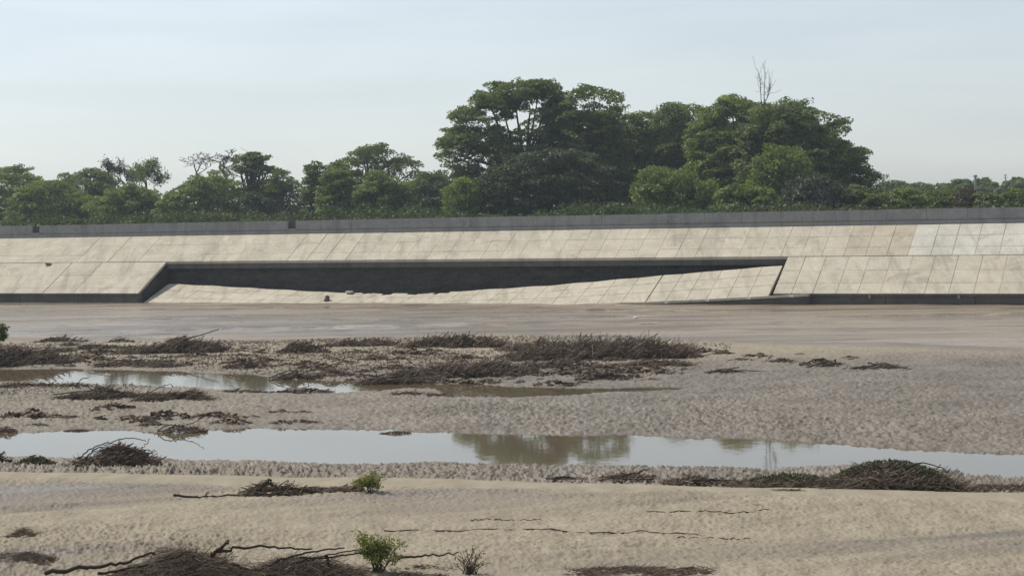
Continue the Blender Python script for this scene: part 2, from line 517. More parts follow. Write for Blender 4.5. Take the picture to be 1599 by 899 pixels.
# parapet
def parapet():
    root = empty('parapet_wall', B(20, U2+.3, CREST), 'long grey concrete parapet along the crest of the slope', 'wall')
    zb = CREST-.30
    top = CREST+1.13
    w = MBX(); inf = []
    notch = []
    for a, b in ((52, 63), (451, 463)):
        notch.append((s_at(b, U2+.2), s_at(a, U2+.2)))
    cuts = []
    s = sR
    while s < sL:
        e = s+rng.choice([5.6, 5.6, 3.0])
        cuts.append((s, min(e, sL))); s = e
    for a, b in cuts:
        pieces = [(a, b)]
        for n0, n1 in notch:
            np_ = []
            for p, q in pieces:
                if q <= n0 or p >= n1: np_.append((p, q)); continue
                if p < n0: np_.append((p, n0))
                if q > n1: np_.append((n1, q))
            pieces = np_
        for p, q in pieces:
            if q-p > .06: w.box(p+.012, q-.012, U2+.16, U2+.44, CREST+.335, top+rng.uniform(-.012, .012), rng.uniform(.5, .72))
    w.build('wall', M['concrete_grey'], root)
    l = MBX()
    l.box(sR, sL, U2+.03, U2+.48, zb, CREST+.27, .35); l.box(sR, sL, U2+.20, U2+.42, CREST+.274, CREST+.331, .1)
    l.build('plinth', M['concrete_grey'], root)
    for n0, n1 in notch:
        x = MBX(); x.box(n0+.003, n1-.003, U2+.34, U2+.44, CREST+.335, top-.08, .05); x.build('recessed_panel', M['concrete_toe'], root)
        x = MBX(); x.box(n0-.05, n1+.05, U2+.06, U2+.155, CREST+.30, CREST+.44, .9); x.build('notch_sill', M['concrete_grey'], root)
parapet()

# ------------------------------------------------------------------ fallen slabs
def px_s(px): return s_at(px, 2.0)
UP = [(205, None), (262, 443, 3.95), (330, 446, 3.85), (480, 454.5, 3.6), (520, 456.5, 3.5), (600, 458, 3.5), (680, 457, 3.5), (860, 445.5, 3.5), (1035, 430, 3.5), (1226, 414, 3.55)]
upx = [p[0] for p in UP[1:]]; upu = [p[2] for p in UP[1:]]; upz = [z_at(p[0], p[1], p[2]) for p in UP[1:]]
us = [s_at(p[0], p[2]) for p in UP[1:]]
def upper_pt(s):
    o = np.argsort(us)
    u = np.interp(s, np.array(us)[o], np.array(upu)[o]); z = np.interp(s, np.array(us)[o], np.array(upz)[o])
    return float(u), float(z)
lowpx = [205, 400, 600, 800, 1003, 1110, 1215]
lowu = [-.10, -.8, -.9, -.7, -.5, -.42, -.35]
lowz = [-.25, -.30, -.30, -.26, z_at(1003, 471.5, -.5), z_at(1110, 466.5, -.42), z_at(1215, 461.3, -.35)]
ls = [s_at(p, u) for p, u in zip(lowpx, lowu)]
def lower_pt(s):
    o = np.argsort(ls)
    return float(np.interp(s, np.array(ls)[o], np.array(lowu)[o])), float(np.interp(s, np.array(ls)[o], np.array(lowz)[o]))

def fallen(name, label, s0, s1, step, rag=0):
    root = empty(name, B((s0+s1)/2, 1.5, .3), label, 'broken slab')
    mb = MBX(); bed = MBX()
    n = max(1, round((s1-s0)/step)); cols = np.linspace(s0, s1, n+1)
    rows = [0, .36, .70, 1]
    def pt(s, t, dz=0):
        a, za = lower_pt(s); b, zb = upper_pt(s)
        u = a+(b-a)*t; z = za+(zb-za)*t
        return B(s, u, z+dz + .02*math.sin(s*1.7+t*3))
    for i in range(n):
        a, b = cols[i]+.02, cols[i+1]-.02
        col = rng.uniform(.45, .95)
        for j in range(3):
            t0, t1 = rows[j]+(.006 if j else 0), rows[j+1]-(.006 if j < 2 else 0)
            k = 4 if (rag and j == 2) else 1
            for q in range(k):
                c0 = a+(b-a)*q/k; c1 = a+(b-a)*(q+1)/k
                tt = t1
                if rag and j == 2:
                    pxm = (c0+c1)/2
                    lo, hi = s_at(700, 3.5), s_at(565, 3.5)
                    if lo < pxm < hi: tt = t1 - rng.uniform(0, .14)
                tn = min(1, max(0, col+rng.uniform(-.12, .12)))
                mb.hexa([pt(c0, t0, -.18), pt(c0, tt, -.18), pt(c1, tt, -.18), pt(c1, t0, -.18), pt(c0, t0), pt(c0, tt), pt(c1, tt), pt(c1, t0)], tn)
        bed.hexa([pt(cols[i], .01, -.20), pt(cols[i], .97 if not rag else .84, -.20), pt(cols[i+1], .97 if not rag else .84, -.20), pt(cols[i+1], .01, -.20),
                  pt(cols[i], .01, -.035), pt(cols[i], .97 if not rag else .84, -.035), pt(cols[i+1], .97 if not rag else .84, -.035), pt(cols[i+1], .01, -.035)])
    mb.build('panels', M['concrete'], root); bed.build('joint_bed', M['joint'], root)
    return root
sc_ = s_at(1035, 3.5) ; s_end = s_at(1222, 3.5)
s_left = s_at(262, 3.95)-.05
fallen('fallen_slab', 'long concrete slab slid down into the brown water below the dark gap', sc_+.035, s_left, 1.9, 1)
r = fallen('fallen_slab', 'tilted concrete slab below the tapering right end of the gap', s_end, sc_-.03, 1.62)
def fallen_beam():
    a, b = s_at(1003, -.6), s_at(1262, -.6)
    za, zb = z_at(1003, 472, -.6), z_at(1262, 458.8, -.6)
    root = empty('fallen_toe_beam', B((a+b)/2, -.4, 0), 'slanting dark toe beam dropped in front of the tilted slab', 'toe beam')
    mb = MBX(); cp = MBX()
    n = 8
    for i in range(n):
        s0 = a+(b-a)*i/n; s1 = a+(b-a)*(i+1)/n
        z0 = za+(zb-za)*i/n; z1 = za+(zb-za)*(i+1)/n
        mb.hexa([B(s0, -.62, -1.2), B(s0, -.22, -1.2), B(s1, -.22, -1.2), B(s1, -.62, -1.2), B(s0, -.62, z0-.17), B(s0, -.22, z0-.17), B(s1, -.22, z1-.17), B(s1, -.62, z1-.17)], rng.uniform(.2, .6))
        cp.hexa([B(s0, -.72, z0-.165), B(s0, -.24, z0-.165), B(s1, -.24, z1-.165), B(s1, -.72, z1-.165), B(s0, -.72, z0), B(s0, -.24, z0), B(s1, -.24, z1), B(s1, -.72, z1)], .8)
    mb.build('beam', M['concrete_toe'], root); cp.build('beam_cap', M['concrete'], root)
    for p in (1040, 1104, 1169, 1236):
        s0 = s_at(p, -.75); t = (s0-a)/(b-a); z = za+(zb-za)*t
        x = MBX(); x.box(s0-.14, s0+.14, -.80, -.725, z-.17, z-.02, .9); x.build('cast_stub', M['white'], root)
fallen_beam()

def rockobj(name, label, cat, loc, r, seed, m, group=None):
    n = 14
    V = []; 
    for i in range(8):
        ph = math.pi*i/7
        for j in range(n):
            t = 2*math.pi*j/n
            d = np.array([math.sin(ph)*math.cos(t), math.sin(ph)*math.sin(t), math.cos(ph)])
            k = .7+.6*float(vn(np.array(d[0]*1.7+seed), np.array(d[1]*1.7+d[2]*2.1), seed))
            V.append((loc[0]+r[0]*k*d[0], loc[1]+r[1]*k*d[1], loc[2]+r[2]*k*d[2]))
    o = mesh(name, V, grid_faces(8, n, True), m, origin=loc)
    return tag(o, label, cat, group)
def on_fallen(px, t):
    s = s_at(px, 1.5); a, za = lower_pt(s); b, zb = upper_pt(s)
    return B(s, a+(b-a)*t, za+(zb-za)*t+.12)
rockobj('rock', 'small dark rock lying on the fallen slab at the waterline', 'rock', on_fallen(515, .42), (.24, .3, .28), 3, M['rock'])
rockobj('broken_chunk', 'pale loose concrete chunk on the upper edge of the fallen slab', 'rubble', on_fallen(530, .93), (.38, .35, .13), 5, M['concrete'])
p = B(s_at(76, U1-.3), U1-.3, slope_z(U1-.3)+.10)
mat('dirt', lambda N: N.pbsdf(N.mix(N.noise(N.pos(), 6), (.16, .13, .095), (.27, .225, .165)), .95))
rockobj('dirt_clod', 'small brown clod stuck on the left slope at the panel seam', 'clod', p, (.30, .25, .10), 9, M['dirt'])

# ------------------------------------------------------------------ tubes
def tubes(P, R, k=3):
    P = np.asarray(P, float); R = np.asarray(R, float)
    n, m, _ = P.shape
    T = np.gradient(P, axis=1); T /= np.linalg.norm(T, axis=2, keepdims=True)+1e-9
    ref = np.zeros_like(T); ref[..., 2] = 1; ref[np.abs(T[..., 2]) > .9] = (1, 0, 0)
    a = np.cross(T, ref); a /= np.linalg.norm(a, axis=2, keepdims=True)+1e-9
    b = np.cross(T, a)
    ang = np.arange(k)*2*math.pi/k
    V = P[:, :, None, :] + R[:, :, None, None]*(a[:, :, None, :]*np.cos(ang)[None, None, :, None] + b[:, :, None, :]*np.sin(ang)[None, None, :, None])
    V = V.reshape(-1, 3)
    base = (np.arange(n)*m*k)[:, None, None]
    rr = np.arange(m-1)[None, :, None]; cc = np.arange(k)[None, None, :]; c2 = (cc+1) % k
    f = np.stack([base+rr*k+cc, base+rr*k+c2, base+(rr+1)*k+c2, base+(rr+1)*k+cc], -1).reshape(-1, 4)
    return V, f

def leaves(C, Nrm, size, asp, rg):
    """diamond leaf faces at C with normals Nrm"""
    n = len(C)
    ref = rg.normal(size=(n, 3)); 
    t = np.cross(Nrm, ref); t /= np.linalg.norm(t, axis=1, keepdims=True)+1e-9
    b = np.cross(Nrm, t); b /= np.linalg.norm(b, axis=1, keepdims=True)+1e-9
    s = size*(.6+.8*rg.random((n, 1)))
    V = np.stack([C+t*s, C+b*s*asp, C-t*s, C-b*s*asp], 1).reshape(-1, 3)
    return V, np.arange(4*n).reshape(-1, 4)

# ------------------------------------------------------------------ trees
TK = 1.27
def tree(name, label, poly, Y, m, r=.9, dens=3.3, npc=150, ls=.145, thick=None, asp=.5, holes=(), flat_=.5, droop=False, bark='bark', seed=1,
         group=None, trunk=True, limbs=14, cat='tree', base_px=None, edge=.15):
    rg = np.random.default_rng(seed)
    Y = Y*TK; r = r*TK; ls = ls*TK; thick = thick*TK if thick else None
    poly = np.array([U(*p) for p in poly], float)
    holes = [(*U(h[0], h[1]), h[2]) for h in holes]
    if base_px is not None: base_px = U(base_px, 340)[0]
    W = np.stack([(poly[:, 0]-CX)/F*Y, EYE+(HY-poly[:, 1])/F*Y], 1)
    zg = CREST-.25
    W[:, 1] = np.maximum(W[:, 1], zg+.1)
    x0, z0 = W.min(0); x1, z1 = W.max(0)
    area = 0.5*abs(np.dot(W[:, 0], np.roll(W[:, 1], 1))-np.dot(W[:, 1], np.roll(W[:, 0], 1)))
    cx = (x0+x1)/2; hw = (x1-x0)/2
    T = thick or hw*.75
    n = int(dens*area/(r*r))+6
    pts = np.stack([rg.uniform(x0, x1, n*14), rg.uniform(z0, z1, n*14)], 1)
    d = poly_sdf(W, pts[:, 0], pts[:, 1])
    ok = d < -r*edge
    for (hx, hy, hr) in holes:
        X = (hx-CX)/F*Y; Z = EYE+(HY-hy)/F*Y; Rr = hr/F*Y
        ok &= ((pts[:, 0]-X)**2+((pts[:, 1]-Z)*1.15)**2) > (Rr+r*.35)**2
    pts = pts[ok][:n]
    if len(pts) == 0: pts = np.array([[cx, (z0+z1)/2]])
    n = len(pts)
    q = np.clip(np.abs(pts[:, 0]-cx)/max(hw, .1), 0, 1); v = np.clip((pts[:, 1]-z0)/(z1-z0), 0, 1)
    tk = T*np.sqrt(1-q**2*.85)*np.sqrt(np.clip(1-(v-.35)**2*1.6, .15, 1))
    yo = rg.uniform(-1, 1, n)*tk
    C = np.stack([pts[:, 0], Y+yo, pts[:, 1]], 1)
    rad = r*rg.uniform(.6, 1.25, n)
    ctint = rg.random(n)
    cnt = np.maximum(8, (npc*(rad/r)**2*rg.uniform(.6, 1.3, n)).astype(int))
    idx = np.repeat(np.arange(n), cnt); k = len(idx)
    dr = rg.normal(size=(k, 3)); dr /= np.linalg.norm(dr, axis=1, keepdims=True)
    fl = rg.random(k) < .72
    dr[:, 2] = np.where(fl, np.abs(dr[:, 2]), dr[:, 2])
    rr = rg.uniform(.45, 1.08, k)**.7
    tilt = rg.normal(size=(n, 2))*.22
    off = dr*rr[:, None]*rad[idx][:, None]*np.array([1.15, 1.15, flat_])
    off[:, 2] += off[:, 0]*tilt[idx, 0] + off[:, 1]*tilt[idx, 1]
    if droop: off[:, 2] -= rg.exponential(.5*r, k)
    L = C[idx]+off
    L[:, 2] = np.maximum(L[:, 2], zg+.05)
    Nm = dr*.7 + rg.normal(size=(k, 3))*.55 + np.array([0, 0, .45])
    if droop: Nm = dr*np.array([1, 1, .2]) + rg.normal(size=(k, 3))*.4
    Nm /= np.linalg.norm(Nm, axis=1, keepdims=True)+1e-9
    V, f = leaves(L, Nm, ls, asp, rg)
    ti = np.clip(.65*ctint[idx]+.35*rg.random(k), 0, 1)
    bx = cx if base_px is None else (base_px-CX)/F*Y
    base = (bx, Y, zg)
    root = empty(name, base, label, cat, group)
    mesh('crown', V, f, m, root, attrs={'tint': np.repeat(ti, 4)})
    if trunk:
        H = z1-zg
        tr = max(.09, .022*H)
        hub = np.array([bx*.7+cx*.3, Y, zg+H*.42])
        P = []; R = []
        m_ = 9
        t = np.linspace(0, 1, m_)
        b0 = np.array(base)
        P.append(b0[None]*(1-t)[:, None]+hub[None]*t[:, None] + np.stack([.12*np.sin(t*5+seed), .12*np.sin(t*4+seed*2), 0*t], 1)*min(1, H/8)); R.append(tr*(1.15-.5*t))
        sel = rg.choice(n, min(limbs, n), replace=False)
        for s_ in sel:
            e = C[s_]
            st = b0+(hub-b0)*rg.uniform(.45, 1.0)
            ct = st*.45+e*.55+np.array([0, 0, .12*H*rg.uniform(-.3, 1)])
            P.append(((1-t)**2)[:, None]*st+(2*t*(1-t))[:, None]*ct+(t**2)[:, None]*e + rg.normal(size=(m_, 3))*.04*r*t[:, None])
            R.append(tr*.55*(1-t)**.8+.02)
            # forks near the end of each limb
            for _ in range(3):
                o2 = C[rg.integers(n)]
                if np.linalg.norm(o2-e) < 4.5*r:
                    s2 = P[-1 if _ == 0 else -1][m_//2+_]
                    P.append(s2[None]*(1-t)[:, None]+o2[None]*t[:, None]+np.stack([0*t, 0*t, .3*r*np.sin(t*math.pi)], 1)); R.append(tr*.22*(1-t)+.018)
        V, f = tubes(np.array(P), np.array(R), 5)
        mesh('trunk', V, f, M[bark], root, smooth=True)
    return root

def bare(name, label, px, py_base, py_top, Y, spread, seed, m='bark_grey', stems=1, depth=5, foliage=0, lean=0, cat='tree', thin=1.0, zbase=None, leafmat='leaf_grey', wpx=None):
    """leafless tree: recursive limbs that end in fine twigs"""
    rg = random.Random(seed)
    Y = Y*TK
    _p = px; px, py_base = U(px, py_base); py_top = U(_p, py_top)[1]
    bx = (px-CX)/F*Y; zg = CREST-.25
    zt = EYE+(HY-py_top)/F*Y
    zf = EYE+(HY-py_base)/F*Y
    H = zt-zf
    P = []; R = []; tips = []
    def grow(p, d, L, r, lv):
        m_ = 6; pts = [p]
        q = p.copy(); dd = d.copy()
        for i in range(m_-1):
            dd = dd + np.array([rg.gauss(0, .13), rg.gauss(0, .13), rg.gauss(.03, .08)]); dd /= np.linalg.norm(dd)
            q = q+dd*L/(m_-1); pts.append(q.copy())
        P.append(np.array(pts)); R.append(np.linspace(r, r*.55, m_))
        if lv <= 1: tips.extend(pts[2:])
        if lv == 0: return
        for k in range(rg.choice([2, 3, 3]) if lv > 1 else 4):
            i = rg.randint(2, m_-1) if k else m_-1
            nd = dd+np.array([rg.gauss(0, spread), rg.gauss(0, spread), rg.gauss(.05, spread*.6)]); nd /= np.linalg.norm(nd)
            grow(pts[i], nd, L*rg.uniform(.55, .82), r*.55, lv-1)
    base = np.array([bx, Y, zg])
    for k in range(stems):
        d = np.array([lean+(k-(stems-1)/2)*.35+rg.gauss(0, .05), rg.gauss(0, .1), 1.0]); d /= np.linalg.norm(d)
        st = base+np.array([(k-(stems-1)/2)*.15, 0, 0]); top = st+d*(zf-zg)
        P.append(np.linspace(st, top, 6)); R.append(np.linspace(.0, .0, 6)+.020*H*thin+.03)
        grow(top, d, H*.36, .018*H*thin+.02, depth)
    root = empty(name, tuple(base), label, cat)
    V, f = tubes(np.array(P), np.maximum(np.array(R), .016*thin), 4)
    # keep the top at the height seen
    zmax = V[:, 2].max(); k = (zt-zf)/(zmax-zf)
    up = V[:, 2] > zf
    V[up, 2] = zf+(V[up, 2]-zf)*k
    kx = 1.0
    if wpx:
        lo, hi = np.percentile(V[up, 0], [3, 97]); kx = (wpx/F*Y)/(hi-lo)
        fade = np.clip((V[:, 2]-zf)/(.25*H), 0, 1)
        V[:, 0] = bx+(V[:, 0]-bx)*(1+(kx-1)*fade); V[:, 1] = Y+(V[:, 1]-Y)*(1+(kx-1)*fade)
    mesh('trunk', V, f, M[m], root)
    if foliage:
        g = np.random.default_rng(seed)
        T = np.array(tips); T[:, 0] = bx+(T[:, 0]-bx)*kx; T[:, 1] = Y+(T[:, 1]-Y)*kx; T[:, 2] = np.where(T[:, 2] > zf, zf+(T[:, 2]-zf)*k, T[:, 2])
        idx = g.integers(0, len(T), foliage)
        C = T[idx]+g.normal(size=(foliage, 3))*.34
        Nm = g.normal(size=(foliage, 3))+np.array([0, 0, .5]); Nm /= np.linalg.norm(Nm, axis=1, keepdims=True)
        V, f = leaves(C, Nm, .2, .35, g)
        mesh('crown', V, f, M[leafmat], root, attrs={'tint': np.repeat(g.random(foliage), 4)})
    return root

D, MD, LT, GR, DP, RU = (M[k] for k in ('leaf_dark', 'leaf_mid', 'leaf_light', 'leaf_grey', 'leaf_deep', 'leaf_rust'))
GT = 'trees standing behind the parapet'
def T(label, poly, Y, m, name='leafy_tree', **k):
    k.setdefault('seed', len(label)*13+int(Y)+len(poly))
    return tree(name, label, poly, Y, m, **k)

# left stretch
T('rounded dark green tree at the far left edge', [(-70, 352), (-70, 272), (0, 264), (32, 260), (52, 270), (70, 288), (78, 312), (78, 352)], 222, MD)
T('low dome tree just left of the feathery grey tree', [(60, 352), (68, 310), (92, 285), (110, 271), (142, 264), (168, 272), (184, 290), (192, 312), (192, 352)], 226, D)
T('broad light green bush at the left behind the wall', [(12, 352), (18, 312), (45, 290), (88, 284), (125, 298), (142, 320), (148, 352)], 208, MD, 'bush', r=.8, cat='bush')
T('green domed bush with a dark right flank left of the largest left bush', [(138, 352), (145, 315), (170, 298), (215, 291), (242, 300), (252, 320), (254, 352)], 206, MD, 'bush', r=.8, cat='bush')
T('largest left bush, mid green, between the grey trees and the layered dark tree', [(243, 352), (250, 315), (275, 294), (310, 278), (342, 270), (372, 284), (388, 310), (388, 350)], 204, MD, 'bush', r=.8, cat='bush')
T('dark flat tree filling the skyline between the layered tree and the narrow one', [(396, 350), (408, 290), (426, 264), (447, 268), (457, 286), (475, 283), (484, 350)], 218, D)
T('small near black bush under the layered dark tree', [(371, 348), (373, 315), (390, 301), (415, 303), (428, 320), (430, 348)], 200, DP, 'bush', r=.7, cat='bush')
T('narrow upright dark tree left of the rounded canopy', [(474, 348), (476, 290), (480, 262), (497, 252), (512, 264), (516, 348)], 202, D, r=.75)
T('rounded canopy tree with a see-through right side, left of the tallest tree', [(500, 348), (503, 268), (530, 248), (556, 236), (578, 226), (598, 226), (622, 234), (646, 249), (664, 264), (655, 277), (630, 290), (622, 348)], 208, D,
  holes=[(627, 275, 4), (640, 268, 3), (618, 282, 4)], dens=2.0, limbs=26)
T('yellow green bush in front of the rounded canopy tree', [(497, 346), (500, 290), (512, 266), (535, 262), (552, 280), (560, 346)], 192, MD, 'bush', r=.75, cat='bush')
T('dense green bush below the middle of the rounded canopy', [(556, 346), (560, 285), (585, 268), (612, 276), (640, 292), (648, 346)], 190, MD, 'bush', r=.75, cat='bush')
T('shaded low bush just left of the tallest tree', [(634, 345), (638, 288), (660, 273), (690, 271), (708, 290), (712, 345)], 205, D, 'bush', r=.8, cat='bush')
T('small near black shrub at the wall left of the tallest tree', [(654, 342), (656, 318), (668, 308), (682, 318), (690, 306), (698, 320), (700, 342)], 184, DP, 'bush', r=.6, cat='bush')
bare('feathery_tree', 'feathery grey half bare tree with a forked dark trunk, leftmost on the skyline', 193, 312, 247, 216, .55, 4, 'bark', foliage=1500, thin=1.2, wpx=56)
bare('sparse_tree', 'grey green sparse tree between the feathery tree and the twin bare tree', 234, 312, 250, 214, .55, 11, 'bark', foliage=3000, thin=1.2, wpx=66, leafmat='leaf_dark')
bare('bare_tree', 'leafless pale grey tree, left one of the bare pair on the skyline', 314, 285, 237, 220, .6, 21, thin=1.1, lean=-.1, wpx=48)
bare('bare_tree', 'leafless pale grey tree, right one of the bare pair beside the layered tree', 349, 282, 235, 218, .6, 33, thin=1.2, lean=.1, wpx=58)
bare('layered_tree', 'dark layered tree with sky between its tiers, right of the bare pair', 384, 300, 240, 206, .5, 47, 'bark', foliage=900, thin=1.4, wpx=56, leafmat='leaf_dark')
T('dark tiered canopy clumps spreading to the right of the bare pair', [(370, 258), (380, 243), (397, 237), (415, 246), (426, 262), (424, 280), (440, 284), (436, 300), (384, 302), (376, 285)], 206, D, 'tiered_tree',
  holes=[(391, 285, 7), (398, 262, 4), (380, 275, 4), (410, 278, 4), (386, 252, 2)], dens=1.2, r=.75, flat_=.3, base_px=386, thick=2.0, limbs=26)

# the big grove
T('tallest tree, wide layered crown with sky showing through its upper middle',
  [(706, 340), (698, 305), (712, 285), (692, 255), (686, 222), (702, 196), (716, 170), (742, 165), (746, 146), (772, 131), (815, 126), (860, 130), (882, 146), (886, 175), (895, 220), (900, 340)],
  176, D, holes=[(808, 187, 9), (825, 172, 6), (842, 170, 7), (834, 196, 8), (792, 202, 5), (764, 178, 5), (713, 242, 6), (772, 192, 4), (731, 252, 4), (762, 270, 5), (757, 262, 4), (820, 232, 4), (752, 205, 3), (790, 205, 3)],
  dens=3.6, r=.85, flat_=.42, limbs=40, base_px=830, thick=4.6, edge=.2)
T('second tall tree leaning against the right side of the tallest crown',
  [(868, 340), (866, 200), (868, 160), (884, 142), (902, 133), (940, 136), (962, 150), (970, 170), (966, 188), (975, 210), (985, 260), (990, 340)],
  174, D, holes=[(882, 153, 5), (934, 156, 4), (917, 163, 5), (902, 170, 5), (878, 192, 4), (930, 172, 4), (952, 162, 3)], dens=3.6, r=.85, flat_=.42, limbs=24, base_px=905, thick=4.2, edge=.2)
T('flat topped tree right of the two tallest crowns', [(930, 340), (936, 205), (955, 190), (975, 184), (1000, 182), (1030, 174), (1050, 166), (1078, 167), (1100, 176), (1124, 186), (1140, 210), (1144, 340)], 184, D, r=.85, dens=3.8, flat_=.6)
T('tree with a pale lit crown and a small sky hole left of the dead snag', [(1074, 340), (1078, 200), (1096, 178), (1112, 163), (1124, 154), (1145, 151), (1170, 158), (1192, 166), (1222, 172), (1236, 210), (1236, 340)], 174, MD,
  holes=[(1130, 196, 4), (1146, 194, 5), (1138, 200, 4)], dens=3.4, r=.8, flat_=.45, limbs=22)
T('rightmost big tree sloping down to the low treeline', [(1150, 340), (1156, 210), (1172, 180), (1194, 164), (1218, 158), (1246, 157), (1268, 174), (1296, 190), (1312, 198), (1310, 208), (1300, 222), (1336, 230), (1355, 246), (1354, 262), (1376, 272), (1382, 284), (1366, 292), (1378, 318), (1378, 338)],
  168, D, r=.85, flat_=.5, dens=3.6)
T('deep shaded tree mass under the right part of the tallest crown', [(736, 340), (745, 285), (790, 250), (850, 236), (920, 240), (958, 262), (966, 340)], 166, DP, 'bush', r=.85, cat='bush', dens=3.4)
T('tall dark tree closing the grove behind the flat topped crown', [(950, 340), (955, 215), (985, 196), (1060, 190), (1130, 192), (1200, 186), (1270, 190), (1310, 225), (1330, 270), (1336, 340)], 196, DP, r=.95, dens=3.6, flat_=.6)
T('pale green weeping bush at the left foot of the tallest tree', [(700, 341), (700, 298), (716, 276), (738, 280), (746, 310), (744, 341)], 164, MD, 'bush', r=.7, droop=True, cat='bush')
T('weeping light green tree group below the flat topped tree', [(996, 339), (998, 282), (1010, 258), (1038, 252), (1064, 262), (1090, 272), (1110, 290), (1116, 339)], 160, MD, 'weeping_tree', r=.75, droop=True)
T('bright yellow green sapling by the weeping group', [(998, 320), (1000, 300), (1018, 284), (1034, 292), (1032, 318)], 156, LT, 'sapling', r=.5, dens=1.2, ls=.2)
T('round yellow green bush at the wall right of the weeping group', [(1116, 338), (1122, 306), (1146, 290), (1166, 283), (1188, 292), (1212, 306), (1234, 318), (1236, 338)], 154, LT, 'bush', r=.65, cat='bush', ls=.2, npc=70)
T('weeping tree in front of the rightmost big tree', [(1180, 337), (1184, 250), (1205, 228), (1240, 232), (1262, 262), (1272, 300), (1272, 337)], 158, MD, 'weeping_tree', r=.8, droop=True)
T('greyish weeping bush at the foot of the rightmost big tree', [(1222, 336), (1226, 290), (1250, 275), (1290, 272), (1318, 290), (1322, 336)], 150, GR, 'bush', r=.65, droop=True, cat='bush', dens=3.4)
T('low rounded grey green bush below the right flank of the grove', [(1304, 335), (1308, 306), (1328, 292), (1356, 294), (1380, 306), (1388, 335)], 150, D, 'bush', r=.65, cat='bush')
def snag():
    rg = np.random.default_rng(3)
    Y = 166*TK
    W = lambda px, py: np.array([(U(px, py)[0]-CX)/F*Y, Y, EYE+(HY-U(px, py)[1])/F*Y])
    root = empty('dead_snag', tuple(W(1191, 330)*np.array([1, 1, 0])+np.array([0, 0, CREST-.25])), 'thin dead leafless snag rising above the grove crown', 'tree')
    P = []; R_ = []
    def limb(pts, r0, r1, m=8):
        pts = np.array(pts); t = np.linspace(0, len(pts)-1, m); i = np.minimum(t.astype(int), len(pts)-2); f = (t-i)[:, None]
        q = pts[i]*(1-f)+pts[i+1]*f; q[1:] += rg.normal(size=(m-1, 3))*.05
        P.append(q); R_.append(np.linspace(r0, r1, m)); return q
    b = W(1190, 330); b[2] = CREST-.25
    for st, r in (([b, W(1191, 200), W(1193, 150), W(1196, 106)], .10), ([W(1191, 175), W(1187, 140), W(1186, 118)], .055), ([W(1192, 172), W(1200, 148), W(1203, 136)], .05)):
        q = limb(st, r, .02, 14)
        for k in range(5, 14):
            for _ in range(2):
                e = q[k]+np.array([rg.normal()*.42, rg.normal()*.4, abs(rg.normal())*1.0])
                if q[k][2] > W(1191, 172)[2]: limb([q[k], q[k]*.5+e*.5, e], .020, .012)
    V, f = tubes(P, None, 4) if False else tubes(np.array([np.stack([np.interp(np.linspace(0, 1, 8), np.linspace(0, 1, len(p)), p[:, c]) for c in range(3)], 1) for p in P]),
                                                 np.array([np.interp(np.linspace(0, 1, 8), np.linspace(0, 1, len(r)), r) for r in R_]), 4)
    mesh('trunk', V, f, M['bark'], root)
snag()

# low line to the right
T('far low trees just right of the grove', [(1370, 334), (1372, 296), (1384, 286), (1410, 284), (1432, 287), (1452, 290), (1460, 334)], 300, D, 'far_tree', r=1.2, ls=.35)
T('far low flat tree under the short post', [(1452, 334), (1456, 296), (1478, 288), (1490, 281), (1522, 281), (1550, 286), (1560, 296), (1562, 334)], 320, D, 'far_tree', r=1.2, ls=.35)
T('far low tree at the right edge beside the mast', [(1556, 334), (1562, 300), (1576, 284), (1600, 279), (1660, 284), (1670, 334)], 310, D, 'far_tree', r=1.2, ls=.35)
T('sunlit low green bush at the wall under the far low trees', [(1380, 333), (1384, 308), (1402, 298), (1430, 296), (1450, 304), (1454, 333)], 160, MD, 'bush', r=.7, cat='bush')
T('bright low green bush between two darker ones on the right', [(1440, 332), (1444, 306), (1462, 295), (1484, 298), (1500, 310), (1502, 332)], 164, LT, 'bush', r=.65, cat='bush', npc=70)
T('reddish brown dry bush on the right wall', [(1492, 331), (1494, 305), (1506, 292), (1522, 294), (1530, 310), (1532, 331)], 158, RU, 'bush', r=.55, cat='bush', droop=True)
T('dark low bush right of the reddish one', [(1526, 331), (1530, 304), (1548, 302), (1564, 312), (1570, 331)], 156, D, 'bush', r=.6, cat='bush')
T('green low bush at the right edge of the wall', [(1560, 330), (1564, 306), (1590, 296), (1640, 300), (1660, 330)], 158, MD, 'bush', r=.65, cat='bush')

def undergrowth():
    rg = np.random.default_rng(77)
    C = []
    n = 1500
    s_ = rg.uniform(s_at(1700), s_at(-260), n); u_ = rg.uniform(22, 44, n)
    zc = CREST-.25+rg.uniform(.2, 2.0, n)*(.4+1.0*vn(s_*.12, s_*0, 4))
    ctr = np.stack([O[0]+s_*A[0]+u_*NN[0], O[1]+s_*A[1]+u_*NN[1], zc], 1)
    idx = np.repeat(np.arange(n), 70); k = len(idx)
    d = rg.normal(size=(k, 3)); d /= np.linalg.norm(d, axis=1, keepdims=True)
    L = ctr[idx]+d*rg.uniform(.4, 1.05, k)[:, None]*np.array([1.0, 1.0, .8])
    L[:, 2] = np.maximum(L[:, 2], CREST-.2)
    Nm = d*.7+rg.normal(size=(k, 3))*.55+np.array([0, 0, .4]); Nm /= np.linalg.norm(Nm, axis=1, keepdims=True)
    V, f = leaves(L, Nm, .17, .5, rg)
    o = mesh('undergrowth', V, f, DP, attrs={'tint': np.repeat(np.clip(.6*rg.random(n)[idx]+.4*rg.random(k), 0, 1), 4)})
    tag(o, kind='stuff')
undergrowth()

